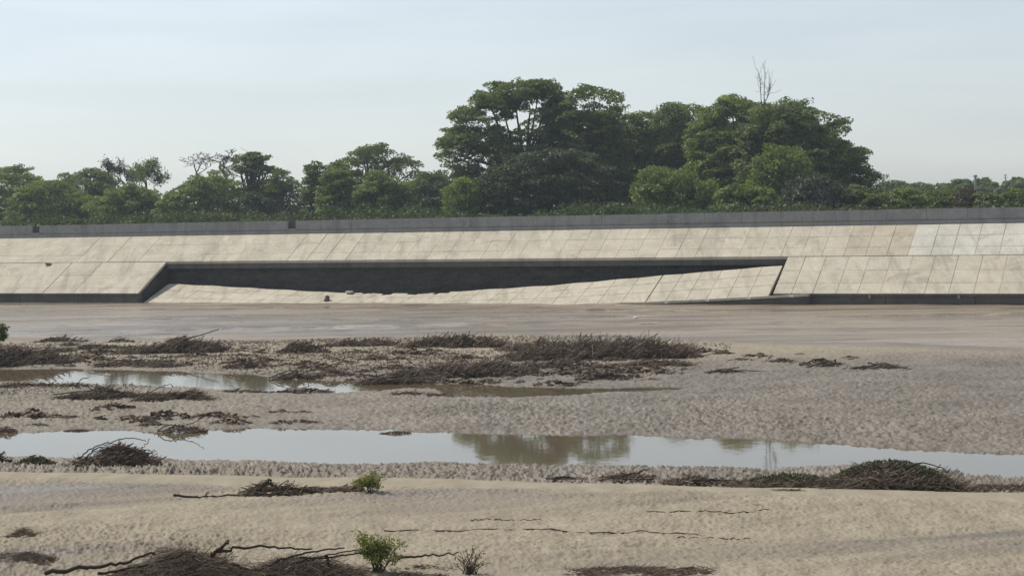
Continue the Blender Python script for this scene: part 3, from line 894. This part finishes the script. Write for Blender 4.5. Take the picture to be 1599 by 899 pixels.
# far bits on the skyline at the right
def post(name, label, cat, px, py0, py1, Y, w, cap=None):
    Y = Y*TK; w = w*TK; _p = px; px, py0 = U(px, py0); py1 = U(_p, py1)[1]
    x = (px-CX)/F*Y; z0 = EYE+(HY-py0)/F*Y; z1 = EYE+(HY-py1)/F*Y
    root = empty(name, (x, Y, CREST-.25), label, cat)
    P = np.array([[(x, Y, CREST-.25), (x, Y, z0), (x, Y, z1)]]); V, f = tubes(P, np.array([[w, w, w*.8]]), 8)
    mesh('pole', V, f, M['steel'], root)
    if cap: cap(root, x, Y, z0, z1)
def cap_tank(root, x, Y, z0, z1):
    P = np.array([[(x, Y, z1), (x, Y, z1+.02), (x, Y, z1+.5), (x, Y, z1+.52)]]); V, f = tubes(P, np.array([[.02, .42, .42, .02]]), 10)
    mesh('head', V, f, M['steel'], root)
post('lamp_post', 'short dark post with a thick head above the far low trees', 'post', 1523, 285, 277, 312, .22, cap_tank)
def cap_mast(root, x, Y, z0, z1):
    for k in (.35, .7, .9):
        z = z0+(z1-z0)*k
        V, f = tubes(np.array([[(x-.5, Y, z), (x, Y, z), (x+.5, Y, z)]]), np.array([[.05, .05, .05]]), 4)
        mesh('crossarm', V, f, M['steel'], root)
post('mast', 'thin pale mast beside the white far roof', 'mast', 1570, 290, 272, 330, .10, cap_mast)
def shed():
    Y = 335*TK; x0 = (U(1553, 288)[0]-CX)/F*Y; x1 = (U(1573, 288)[0]-CX)/F*Y; zt = EYE+(HY-U(1563, 288.5)[1])/F*Y; zb = CREST-.25
    root = empty('shed', ((x0+x1)/2, Y, zb), 'distant white shed with a flat roof between the far low trees', 'shed')
    def bx(name, a, b, ya, yb, za, zb_, m):
        V = [(a, ya, za), (a, yb, za), (b, yb, za), (b, ya, za), (a, ya, zb_), (a, yb, zb_), (b, yb, zb_), (b, ya, zb_)]
        f = np.array([(3, 2, 1, 0), (4, 5, 6, 7), (0, 1, 5, 4), (1, 2, 6, 5), (2, 3, 7, 6), (3, 0, 4, 7)])
        mesh(name, V, f, m, root, attrs={'tint': [.8]*8})
    bx('wall', x0+.2, x1-.2, Y, Y+6, zb, zt-.42, M['white'])
    bx('roof', x0-.2, x1+.2, Y-.4, Y+6.4, zt-.4, zt-.18, M['steel'])
shed()

# ------------------------------------------------------------------ drift brush
def brush(label, px0, px1, py, hpx, n, name='brush_heap', m='dead_twig', lean=.25, branches=(), tw=None, depth=None, green=0, gm='leaf_olive', seed=None, group=None,
          cat='brush heap', up=.35, ln=None, peak=.5, rad=None, single=False, dpow=1.0):
    seed = seed if seed is not None else int(px0*7+px1*3+py)
    rg = np.random.default_rng(abs(seed)+1)
    pc = (px0+px1)/2
    x, y, z = gpt(pc, py)
    m_px = y/F
    W = (px1-px0)*m_px; H = hpx*m_px
    dp = depth*.8 if depth is not None else min(.40*W, .9*H+.22*W)
    H0 = H; H = max(.42*H, .95*H-.75*dp*EYE/y)
    ln = ln or max(.7*H0, .16*W)
    tw = (tw or max(.0035, .00042*y))*(.5 if y < 48 else .4); n = int(n*(1.7 if y < 48 else 1.25))
    a = rg.uniform(-1, 1, n); d = rg.uniform(-1, 1, n)
    if n > 220:
        pn = fbm(a*W*1.1+seed*.7, d*dp*1.6+seed*.3, 6, 2)
        keep = pn >= np.quantile(pn, .22 if y < 48 else .42)
        a, d = a[keep], d[keep]; n = len(a)
    pk = 2*peak-1
    prof = np.clip(1-np.abs((a-pk)/np.where(a > pk, 1-pk+1e-6, 1+pk+1e-6))**(1.6*dpow), 0, 1)
    prof *= (.55+.75*vn(a*3.5+seed*.37, a*0, 5))
    hh = H*prof*np.sqrt(np.clip(1-d*d*.9, 0, 1))*rg.random(n)**.7*.8
    X = x+a*W/2; Yy = y+dp*.5+d*dp/2
    gzz = base_z(X, Yy, False)[0]
    az = rg.normal(0, .55, n)+np.where(rg.random(n) < .5, 0, math.pi)
    flip = np.where(np.cos(az) < 0, -1, 1)
    dirn = np.stack([np.cos(az), np.sin(az), up*rg.normal(.4, .7, n)+lean*flip*1.0], 1)
    dirn /= np.linalg.norm(dirn, axis=1, keepdims=True)
    L = ln*rg.uniform(.35, 1.25, n)
    mm = 5; t = np.linspace(-.5, .5, mm)
    side = rg.normal(size=(n, 3))*.16
    P = np.stack([X, Yy, np.maximum(gzz, 0)+hh], 1)[:, None, :] + dirn[:, None, :]*(L[:, None]*t[None])[:, :, None] + side[:, None, :]*(L[:, None]*(t[None]**2*4-.3))[:, :, None]
    P[:, :, 2] += rg.normal(size=(n, mm))*.02*L[:, None]
    floor_ = np.maximum(gzz, 0)[:, None]+.004
    P[:, :, 2] = np.maximum(P[:, :, 2], floor_)
    top = (floor_+H*1.12)
    P[:, :, 2] = np.minimum(P[:, :, 2], top+.1*(P[:, :, 2]-top))
    R = tw*rg.uniform(.5, 1.7, n)[:, None]*np.linspace(1.25, .55, mm)[None]
    V, f = tubes(P, R, 3)
    ti = np.repeat(rg.random(n), mm*3)
    if single:
        o = mesh(name, V, f, M[m], attrs={'tint': ti}, origin=(x, y, z))
        return tag(o, label, cat, group)
    root = empty(name, (x, y, z), label, cat, group)
    mesh('twigs', V, f, M[m], root, attrs={'tint': ti})
    for b in branches:     # (px, py) points along a main limb with (optional) height, thickness in px
        pts, wpx = b
        Q = []
        for q in pts:
            Yq = y+dp*.25
            q = U(*q)
            Q.append(((q[0]-CX)/F*Yq, Yq, EYE+(HY-q[1])/F*Yq))
        Q = np.array(Q)
        tt = np.linspace(0, len(Q)-1, 6*len(Q))
        i = np.minimum(tt.astype(int), len(Q)-2); fr = tt-i
        pm = lambda k: Q[np.clip(k, 0, len(Q)-1)]
        p0, p1, p2, p3 = pm(i-1), pm(i), pm(i+1), pm(i+2); fr = fr[:, None]
        C = .5*(2*p1+(p2-p0)*fr+(2*p0-5*p1+4*p2-p3)*fr**2+(3*p1-p0-3*p2+p3)*fr**3)
        C += rg.normal(size=C.shape)*.012
        gq = base_z(C[:, 0], C[:, 1], False)[0]
        C[:, 2] = np.maximum(C[:, 2], gq)
        V, f = tubes(C[None], (np.linspace(1, .45, len(C))*wpx*(.5 if y < 48 else .3)*m_px)[None], 6)
        mesh('branch', V, f, M['dead_wood'], root, attrs={'tint': np.full(len(V), .25)}, smooth=True)
    if green:
        a = rg.uniform(-.95, .95, green)
        prof = np.clip(1-np.abs((a-pk)/np.where(a > pk, 1-pk+1e-6, 1+pk+1e-6))**(1.8*dpow), 0, 1)
        d = rg.uniform(-1, 1, green)
        C = np.stack([x+a*W/2, y+dp*.5+d*dp/2, z+H*prof*np.sqrt(1-d*d*.9)*rg.uniform(.35, 1.05, green)], 1)
        Nm = rg.normal(size=(green, 3))+np.array([0, 0, .6]); Nm /= np.linalg.norm(Nm, axis=1, keepdims=True)
        V, f = leaves(C, Nm, max(.012, .0016*y), .3, rg)
        mesh('foliage', V, f, M[gm], root, attrs={'tint': np.repeat(rg.random(green), 4)})
    return root

def shrub(label, px0, px1, py, hpx, n, m='leaf_shrub', seed=1, name='shrub', stems=14, ls=None, cat='shrub', leanx=0.0):
    rg = np.random.default_rng(seed)
    pc = (px0+px1)/2; x, y, z = gpt(pc, py); s = y/F
    W = (px1-px0)*s; H = hpx*s
    root = empty(name, (x, y, z), label, cat)
    t = np.linspace(0, 1, 6)
    P = []; R = []
    for k in range(stems):
        an = rg.uniform(0, 2*math.pi); rr = W/2*rg.uniform(.2, 1)
        e = np.array([x+rr*math.cos(an)+leanx*W, y+rr*.7*math.sin(an), z+H*rg.uniform(.40, 1.12)*math.sqrt(max(.1, 1-(rr/W*1.5)**2))])
        b = np.array([x+rg.normal()*W*.06, y+rg.normal()*W*.05, z-.01])
        P.append(b[None]*(1-t)[:, None]+e[None]*t[:, None]+np.stack([0*t, 0*t, H*.12*np.sin(t*math.pi)], 1)+rg.normal(size=(6, 3))*.01*W); R.append(.011*H*(1.3-t)+.001)
    P = np.array(P)
    V, f = tubes(P, np.array(R), 4)
    mesh('stems', V, f, M['bark'], root)
    if n:
        i = rg.integers(0, stems, n); q = rg.uniform(.3, 1.0, n)**.7*5
        j = np.minimum(q.astype(int), 4); fr = (q-j)[:, None]
        C = P[i, j]*(1-fr)+P[i, j+1]*fr + rg.normal(size=(n, 3))*np.array([.065*W, .06*W, .055*H])
        C[:, 2] = np.clip(C[:, 2], z+.01, z+H*1.05)
        Nm = rg.normal(size=(n, 3))+np.array([0, 0, .5]); Nm /= np.linalg.norm(Nm, axis=1, keepdims=True)
        V, f = leaves(C, Nm, ls or .03*H, .35, rg)
        ti = np.clip(.5+.35*(vn(C[:, 0]*9/W, C[:, 2]*9/H, seed)-.5)*2+rg.normal(size=n)*.15, 0, 1)
        mesh('foliage', V, f, M[m], root, attrs={'tint': np.repeat(ti, 4)})
    return root

# far sandbar
brush('dense grey brown brush at the far left edge of the sandbar', -60, 100, 572, 42, 2200, peak=.3, up=.3)
shrub('small round dark green shrub at the left edge of the far sandbar', -24, 15, 540, 32, 1800, 'leaf_dark', 5, 'round_shrub', ls=0.1075)
brush('thin line of dark driftwood at the water left of the long dark heap', 50, 132, 534, 12, 260, branches=[([(60, 533), (85, 527), (110, 529)], 2.5)])
brush('long dark brush heap with a tail pointing up right near the river', 176, 342, 552, 30, 2300, lean=.30, peak=.72, branches=[([(240, 545), (290, 530), (342, 514)], 5)])
brush('small twiggy tuft at the left tip of the long dark heap', 168, 205, 534, 9, 130, branches=[([(170, 533), (185, 526), (202, 529)], 2)])
brush('low reddish brown brush mat left of the long dark heap', 95, 190, 545, 10, 420, lean=.05, up=.1)
brush('dark spiky brush in the gap between the long heap and the middle heap', 434, 506, 551, 26, 700, branches=[([(436, 550), (470, 542), (500, 545)], 3.5)])
brush('low brown brush line trailing right along the river edge', 490, 615, 541, 16, 700, up=.4)
brush('feathery brush swept to the right at the river edge, left of the largest heap', 628, 785, 543, 26, 1700, lean=.35, up=.5)
brush('largest brush heap on the sandbar, feathery and swept up to the right', 800, 1082, 562, 44, 4800, lean=.35, up=.6, peak=.72, dpow=.9)
brush('dark brush wing at the left foot of the largest heap', 776, 900, 548, 22, 900, lean=.2)
brush('thick dark brush mound on the sandbar just above the brown pool', 640, 832, 590, 36, 3000, lean=.3, up=.4, peak=.55)
brush('ragged twiggy brush at the pool edge left of the thick dark mound', 560, 690, 600, 26, 1200, lean=.15, branches=[([(572, 596), (610, 588), (650, 592)], 3), ([(600, 600), (625, 580)], 2.5)])
brush('scattered dark sticks at the end of the upper pool', 418, 500, 593, 20, 420, lean=.1, branches=[([(420, 590), (455, 578), (490, 584)], 3)])
brush('flat dark twig pile beside the upper pool sticks', 470, 560, 588, 14, 330, lean=.05)
brush('small brush clump on the sandbar below the long dark heap', 345, 402, 576, 20, 420, branches=[([(350, 573), (375, 562), (400, 569)], 3.5)])
brush('low tangle of brown sticks on the sand above the upper pool', 135, 230, 573, 17, 420, lean=.05, up=.2, branches=[([(137, 568), (175, 562), (228, 566)], 2.5)])
brush('brown twigs at the pool rim between the two small clumps', 205, 290, 574, 16, 360, lean=.08)
brush('dark scrubby sticks right of the largest heap foot', 930, 1080, 574, 16, 520, lean=.1, up=.2)
brush('brown low brush between the largest heap and the thick dark mound', 800, 935, 577, 20, 700, lean=.2)
brush('dark flat brush line on the near rim of the upper pool', -20, 120, 606, 11, 420, lean=.05, branches=[([(0, 604), (40, 600), (110, 603)], 3)])
brush('bent dark stick with brush on the rim of the upper pool', 100, 145, 605, 10, 110, branches=[([(114, 604), (122, 598), (128, 591), (139, 589)], 4)])
brush('long reddish dark brush pile on the near side of the upper pool', 82, 232, 625, 24, 1500, lean=.15, branches=[([(84, 616), (140, 610), (200, 612)], 3.5)])
brush('dark tangled brush at the right end of the long reddish pile', 205, 330, 627, 28, 1200, lean=.15, branches=[([(215, 622), (250, 604), (268, 600)], 3), ([(240, 628), (300, 610)], 3)])
brush('thin driftwood line along the near rim of the upper pool', 335, 420, 613, 9, 220, lean=.05, up=.15)
brush('dark driftwood line at the right end of the upper pool', 420, 518, 614, 10, 300, lean=.05, up=.15)
brush('dark sticks lying on the pale islet in the brown pool', 600, 705, 618, 10, 260, lean=.05, up=.15)
brush('branch tangle on the far shore of the mirror pool', 244, 318, 676, 20, 260, branches=[([(246, 672), (262, 663), (285, 664), (305, 658), (318, 649)], 3.5), ([(246, 673), (280, 670), (312, 672)], 3)])
brush('small dark driftwood knot on the mud left of the branch tangle', 143, 166, 656, 9, 90, branches=[([(144, 655), (156, 650), (165, 648)], 4)])
brush('flat dark sticks on the mud at the left above the mirror pool', 70, 130, 653, 7, 120, up=.1, lean=.03)
brush('short dark sticks at the far shore of the mirror pool on the left', 100, 140, 673, 5, 70, up=.1, lean=.03)
brush('dark tangle at the left edge above the mirror pool', -20, 22, 676, 14, 150)
brush('small dark twigs at the far shore of the mirror pool in the middle', 596, 640, 677, 6, 90, up=.15)
brush('long dark log with a twiggy head on the far right sand', 1102, 1160, 583, 12, 300, lean=.1, branches=[([(1104, 582), (1130, 577), (1155, 573)], 5), ([(1120, 578), (1200, 579.5), (1285, 583)], 3)], cat='driftwood')
brush('small dark brush clump right of the long log', 1262, 1308, 573, 11, 240, branches=[([(1264, 572), (1290, 565), (1306, 567)], 4)])
brush('dark twiggy driftwood furthest right on the sand', 1326, 1420, 577, 14, 380, lean=.08, branches=[([(1328, 576), (1360, 571), (1415, 574)], 4), ([(1355, 566), (1375, 571)], 4.5)], cat='driftwood')
brush('pale thin sticks between the largest heap and the small right clump', 1195, 1245, 566, 9, 110, branches=[([(1200, 560), (1206, 555)], 3.5)], cat='driftwood')

# mirror pool and near sand
brush('dark domed brush mound with arching twigs at the left end of the mirror pool', 112, 240, 728, 42, 1000, lean=.18, up=.3, peak=.55, ln=0.473,
      branches=[([(122, 716), (140, 702), (165, 692), (200, 684), (228, 688)], 2.6), ([(128, 724), (150, 700), (180, 700)], 3), ([(170, 716), (210, 702), (246, 704)], 2.5), ([(200, 722), (222, 700), (234, 684)], 2.2)])
brush('low grey green twig tuft left of the domed mound', 20, 82, 726, 17, 380, m='olive_twig', green=200)
brush('small brush at the left edge of the near shore', -20, 12, 722, 22, 160, m='olive_twig')
brush('big domed brush mound with olive green twigs at the right of the mirror pool', 1300, 1512, 769, 58, 2600, m='dead_twig', lean=.05, up=.3, ln=0.731, peak=.48, dpow=1.25, depth=2.0425, green=9500, tw=0.0107,
      branches=[([(1310, 750), (1360, 730), (1420, 738)], 3), ([(1390, 745), (1440, 722), (1480, 735)], 3), ([(1350, 752), (1400, 748), (1470, 756)], 3.5)])
brush('low olive brown wing of brush left of the big domed mound', 1154, 1330, 765, 30, 1500, m='dead_twig', lean=.12, up=.25, ln=0.5375, peak=.5, depth=1.505, green=4000, tw=0.0097)
brush('low dark scrub trailing right of the big domed mound', 1490, 1640, 766, 10, 260, m='dead_twig', lean=.05, up=.2, depth=1.075)
brush('grey bare branches at the pebbly near shore of the mirror pool', 935, 1030, 749, 18, 170, lean=.2, branches=[([(938, 748), (970, 742), (1012, 734)], 3.5), ([(960, 750), (985, 738)], 3), ([(975, 750), (1025, 747)], 3)])
brush('dark ragged driftwood left of the olive brush wing', 1040, 1150, 756, 18, 500, lean=.05, up=.25, branches=[([(1058, 755), (1090, 748), (1130, 750)], 5)])
brush('thin flat stick on the shore left of the grey bare branches', 860, 906, 748, 3.5, 60, ln=.3, up=.05, lean=.02, branches=[([(862, 746), (885, 744.5), (905, 747)], 3)], cat='driftwood')
brush('small flat dark stick on pale sand below the olive wing', 1220, 1247, 768, 3, 60, ln=.25, up=.05, lean=.02, cat='driftwood')
brush('long dark branch with a knotted root tangle lying on the near sand', 375, 470, 775, 36, 300, lean=.12, up=.3, peak=.5,
      branches=[([(270, 772), (300, 775), (350, 774), (400, 770)], 4.5), ([(395, 770), (410, 757), (422, 749), (424, 756), (440, 764)], 4.5), ([(400, 772), (440, 762), (495, 766)], 5), ([(405, 764), (416, 754), (432, 760), (450, 768)], 3.5), ([(322, 773), (325, 767)], 2)], cat='driftwood')
brush('low dark twig line joining the knotted branch to the green shrub', 450, 540, 770, 13, 240, lean=.05, up=.25, branches=[([(455, 768), (475, 762), (493, 766)], 6)])
shrub('bright green leafy shrub at the end of the long near branch', 545, 607, 769, 33, 1500, seed=12, stems=16, ls=0.0279)
brush('dark dead twigs at the left foot of the bright green shrub', 505, 556, 769, 10, 320, ln=.35)
brush('biggest foreground brush heap of matted dry twigs at the bottom left', 160, 368, 912, 84, 1700, lean=.12, up=.3, ln=0.473, peak=.58, depth=1.1825, tw=0.0056,
      branches=[([(70, 894), (130, 886), (190, 878), (240, 862)], 8), ([(330, 868), (345, 854), (358, 843)], 8), ([(340, 862), (375, 854), (430, 853), (488, 859)], 5.5),
                ([(360, 880), (420, 893), (480, 895)], 4), ([(150, 897), (230, 880), (300, 858)], 5)])
brush('grey brown branch tangle between the biggest heap and the olive shrub', 360, 560, 905, 48, 1100, lean=.10, up=.2, ln=0.602, depth=0.86, tw=0.0047, m='dead_twig',
      branches=[([(400, 894), (425, 880), (480, 862), (540, 853)], 5), ([(405, 897), (450, 884), (500, 868), (560, 858)], 4), ([(510, 868), (515, 885), (520, 890)], 6), ([(470, 872), (530, 868), (575, 862)], 4)])
shrub('olive green feathery shrub at the bottom beside the branch tangle', 550, 634, 893, 62, 2600, seed=31, stems=22, ls=0.0258)
brush('dark fallen twig reaching right from the olive shrub', 625, 715, 888, 5, 30, up=.1, lean=.02, branches=[([(622, 872), (660, 868), (716, 862)], 4.5)], cat='driftwood')
shrub('small dry leafless shrub right of the olive shrub', 690, 775, 896, 42, 150, 'leaf_rust', 44, 'dry_shrub', stems=34, ls=0.0258)
brush('dark matted brush at the bottom edge in the middle', 890, 1110, 903, 14, 700, lean=.05, up=.2, ln=0.301, depth=0.7525, tw=0.0056, peak=.4)
brush('dark flat twigs at the bottom edge left of the matted brush', 600, 690, 904, 9, 220, lean=.03, up=.15, ln=0.258)
brush('dark low brush at the left edge near the bottom', -60, 72, 880, 30, 700, lean=.05, up=.2, ln=0.258, tw=0.0052)
brush('small dark brush patch on the left sand above the low left brush', 8, 66, 838, 20, 300, lean=.05, up=.2, ln=0.172, tw=0.0047)

def fine_debris():
    rg = np.random.default_rng(9)
    n = 60000
    ang = rg.uniform(-.30, .12, n); y = rg.uniform(63, 92, n); x = ang*y
    ysh = np.interp(x/y, SHA, SHD)
    dB = near_sdf(POOL_B, x, y)
    dens = fbm(x*.22, y*.30, 301, 3)*1.3 - .35 - .35*sst(.02, .12, ang) - .4*sst(70, 63, y)
    k = (rg.random(n) < np.clip(dens*1.6, 0, 1)) & (y < ysh-.4) & (dB > .5)
    x, y = x[k], y[k]; n = len(x)
    z = base_z(x, y)[0]+.012
    Nm = rg.normal(size=(n, 3))*.5+np.array([0, 0, 1.0]); Nm /= np.linalg.norm(Nm, axis=1, keepdims=True)
    V, f = leaves(np.stack([x, y, z], 1), Nm, .085, .22, rg)
    V2 = V.reshape(n, 4, 3); V2[:, :, 2] += rg.random((n, 1))*.03
    o = mesh('debris', V, f, M['dead_twig'], attrs={'tint': np.repeat(rg.random(n)*.7, 4)})
    tag(o, kind='stuff')
fine_debris()

def sand_line(label, pts, w):  # thin dark tube that draws a dark line across the sand
    rg = np.random.default_rng(len(label))
    Q = np.array([gpt(*p) for p in pts])
    t = np.linspace(0, len(Q)-1, 40); i = np.minimum(t.astype(int), len(Q)-2); f = (t-i)[:, None]
    C = Q[i]*(1-f)+Q[i+1]*f
    C[:, 1] += .10*(fbm(np.arange(40)*.16, np.zeros(40), len(label), 3)-.5)*3
    C[:, 2] = base_z(C[:, 0], C[:, 1], False)[0]+.016+.012*np.sin(np.arange(40)*.9)+.006*rg.normal(size=40)
    V, f = tubes(C[None], (w*(.5+.9*rg.random(40)))[None], 5)
    o = mesh('dark_line', V, f, M['dead_wood'], attrs={'tint': np.full(len(V), .3)}, origin=tuple(Q[0]))
    tag(o, label, 'root')
sand_line('longest thin dark root half buried across the near sand', [(600, 829), (760, 829), (920, 833), (1000, 831), (1095, 838)], .010)
sand_line('thin dark root in the near sand above the right end of the longest one', [(1010, 800), (1090, 800), (1141, 801), (1205, 797)], .010)
sand_line('short faint root in the sand just above the longest one', [(735, 812), (790, 813), (845, 814)], .008)
sand_line('short thin root right of the end of the longest one', [(1058, 841), (1120, 841), (1172, 843)], .008)

# loose sticks strewn over the mud
def strew():
    G = 'loose twig scraps strewn over the mud'
    protos = []
    rg = random.Random(5)
    for k in range(5):
        o = brush('loose scrap of dark twigs lying on the open mud', 500+k*9, 526+k*9, 560+k*2, 5, 42, name='twig_scrap', lean=.04, up=.12, group=G, cat='twig', single=True, seed=100+k)
        protos.append(o)
    for (a, b, c, d, n) in ((60, 430, 540, 572, 78), (400, 1120, 548, 580, 84), (820, 1090, 572, 596, 34), (1080, 1400, 552, 574, 14), (30, 560, 628, 664, 20), (540, 930, 578, 602, 36)):
        for _ in range(n):
            s = protos[rg.randrange(5)]
            x, y, z = gpt(rg.uniform(a, b), rg.uniform(c, d))
            o = s.copy(); COL.objects.link(o)
            o.location = (x, y, z); k = rg.choice([.5, .7, .9, 1.2, 1.6, 2.4])*rg.uniform(.85, 1.15)
            o.scale = (k, k*.8, k*rg.uniform(.6, 1.3)); o.rotation_euler = (0, 0, rg.choice([0, math.pi])+rg.gauss(0, .35))
strew()

def litter():
    x, y = flat(993, 497)
    V, f = tubes(np.array([[(x-.16, y, .05), (x-.15, y, .05), (x+.1, y, .06), (x+.16, y, .065), (x+.2, y, .07), (x+.21, y, .07)]]), np.array([[.01, .07, .07, .03, .03, .005]]), 10)
    o = mesh('plastic_bottle', V, f, M['white'], origin=(x, y, 0), smooth=True)
    tag(o, 'tiny white bottle floating on the brown river', 'bottle')
litter()

# ------------------------------------------------------------------ air
hz = bpy.data.materials.new('haze'); hz.use_nodes = True
hn = hz.node_tree; hn.nodes.clear()
ho = hn.nodes.new('ShaderNodeOutputMaterial'); hv = hn.nodes.new('ShaderNodeVolumePrincipled')
hv.inputs['Color'].default_value = (.76, .88, 1, 1); hv.inputs['Density'].default_value = .0003; hv.inputs['Anisotropy'].default_value = .2
hn.links.new(hv.outputs[0], ho.inputs['Volume'])
a, b, c = 3200, -1.8, 34
o = mesh('haze', [(-a, -a, b), (-a, a, b), (a, a, b), (a, -a, b), (-a, -a, c), (-a, a, c), (a, a, c), (a, -a, c)],
         np.array([(3, 2, 1, 0)[::-1], (4, 5, 6, 7)[::-1], (0, 1, 5, 4)[::-1], (1, 2, 6, 5)[::-1], (2, 3, 7, 6)[::-1], (3, 0, 4, 7)[::-1]]), hz)
tag(o, kind='stuff')

# ------------------------------------------------------------------ light, sky, camera
SUN_EL, SUN_AZ = 52.0, -62.0      # azimuth from the view direction, negative = left
w = bpy.data.worlds.new('World'); sc.world = w; w.use_nodes = True
nt = w.node_tree; bg = nt.nodes['Background']
sky = nt.nodes.new('ShaderNodeTexSky'); sky.sky_type = 'NISHITA'; sky.sun_disc = False
sky.sun_elevation = math.radians(SUN_EL); sky.sun_rotation = math.radians(SUN_AZ)
sky.air_density = 1.0; sky.dust_density = .7; sky.ozone_density = 1.0; sky.altitude = 0
hs = nt.nodes.new('ShaderNodeHueSaturation'); hs.inputs['Saturation'].default_value = .38; hs.inputs['Value'].default_value = 1.0
nt.links.new(sky.outputs[0], hs.inputs['Color']); tn = nt.nodes.new('ShaderNodeMix'); tn.data_type = 'RGBA'; tn.blend_type = 'MULTIPLY'; tn.inputs['Factor'].default_value = 1
tn.inputs[7].default_value = (.965, 1.0, 1.03, 1); nt.links.new(hs.outputs[0], tn.inputs[6]); tc = nt.nodes.new('ShaderNodeTexCoord'); mpn = nt.nodes.new('ShaderNodeMapping'); mpn.inputs['Scale'].default_value = (2, 2, 14)
cn = nt.nodes.new('ShaderNodeTexNoise'); cn.inputs['Scale'].default_value = 2.2; cn.inputs['Detail'].default_value = 5; cn.inputs['Distortion'].default_value = .4
cr = nt.nodes.new('ShaderNodeValToRGB'); cr.color_ramp.elements[0].position = .42; cr.color_ramp.elements[1].position = .72
cr.color_ramp.elements[0].color = (.97, .97, .97, 1); cr.color_ramp.elements[1].color = (1.06, 1.05, 1.035, 1)
cm = nt.nodes.new('ShaderNodeMix'); cm.data_type = 'RGBA'; cm.blend_type = 'MULTIPLY'; cm.inputs['Factor'].default_value = 1
nt.links.new(tc.outputs['Generated'], mpn.inputs['Vector']); nt.links.new(mpn.outputs[0], cn.inputs['Vector']); nt.links.new(cn.outputs['Fac'], cr.inputs['Fac'])
nt.links.new(tn.outputs[2], cm.inputs[6]); nt.links.new(cr.outputs['Color'], cm.inputs[7]); nt.links.new(cm.outputs[2], bg.inputs[0]); bg.inputs[1].default_value = .118
sd = bpy.data.lights.new('sun', 'SUN'); sd.energy = 3.4; sd.angle = math.radians(.6); sd.color = (1, .93, .82)
so = bpy.data.objects.new('sun', sd); lk(so)
from mathutils import Vector
el, az = math.radians(SUN_EL), math.radians(SUN_AZ)
dv = Vector((math.cos(el)*math.sin(az), math.cos(el)*math.cos(az), math.sin(el)))
so.rotation_euler = dv.to_track_quat('Z', 'Y').to_euler()

cam = bpy.data.cameras.new('camera'); co = bpy.data.objects.new('camera', cam); lk(co)
cam.sensor_width = 36; cam.lens = F/1599*36; cam.clip_start = .1; cam.clip_end = 12000
co.location = (0, 0, EYE); co.rotation_euler = (math.pi/2, ROLL, 0); cam.shift_y = -(449.5-HY)/1599
sc.camera = co
sc.view_settings.view_transform = 'Standard'; sc.view_settings.look = 'None'
sc.view_settings.exposure = .13; sc.view_settings.gamma = 1
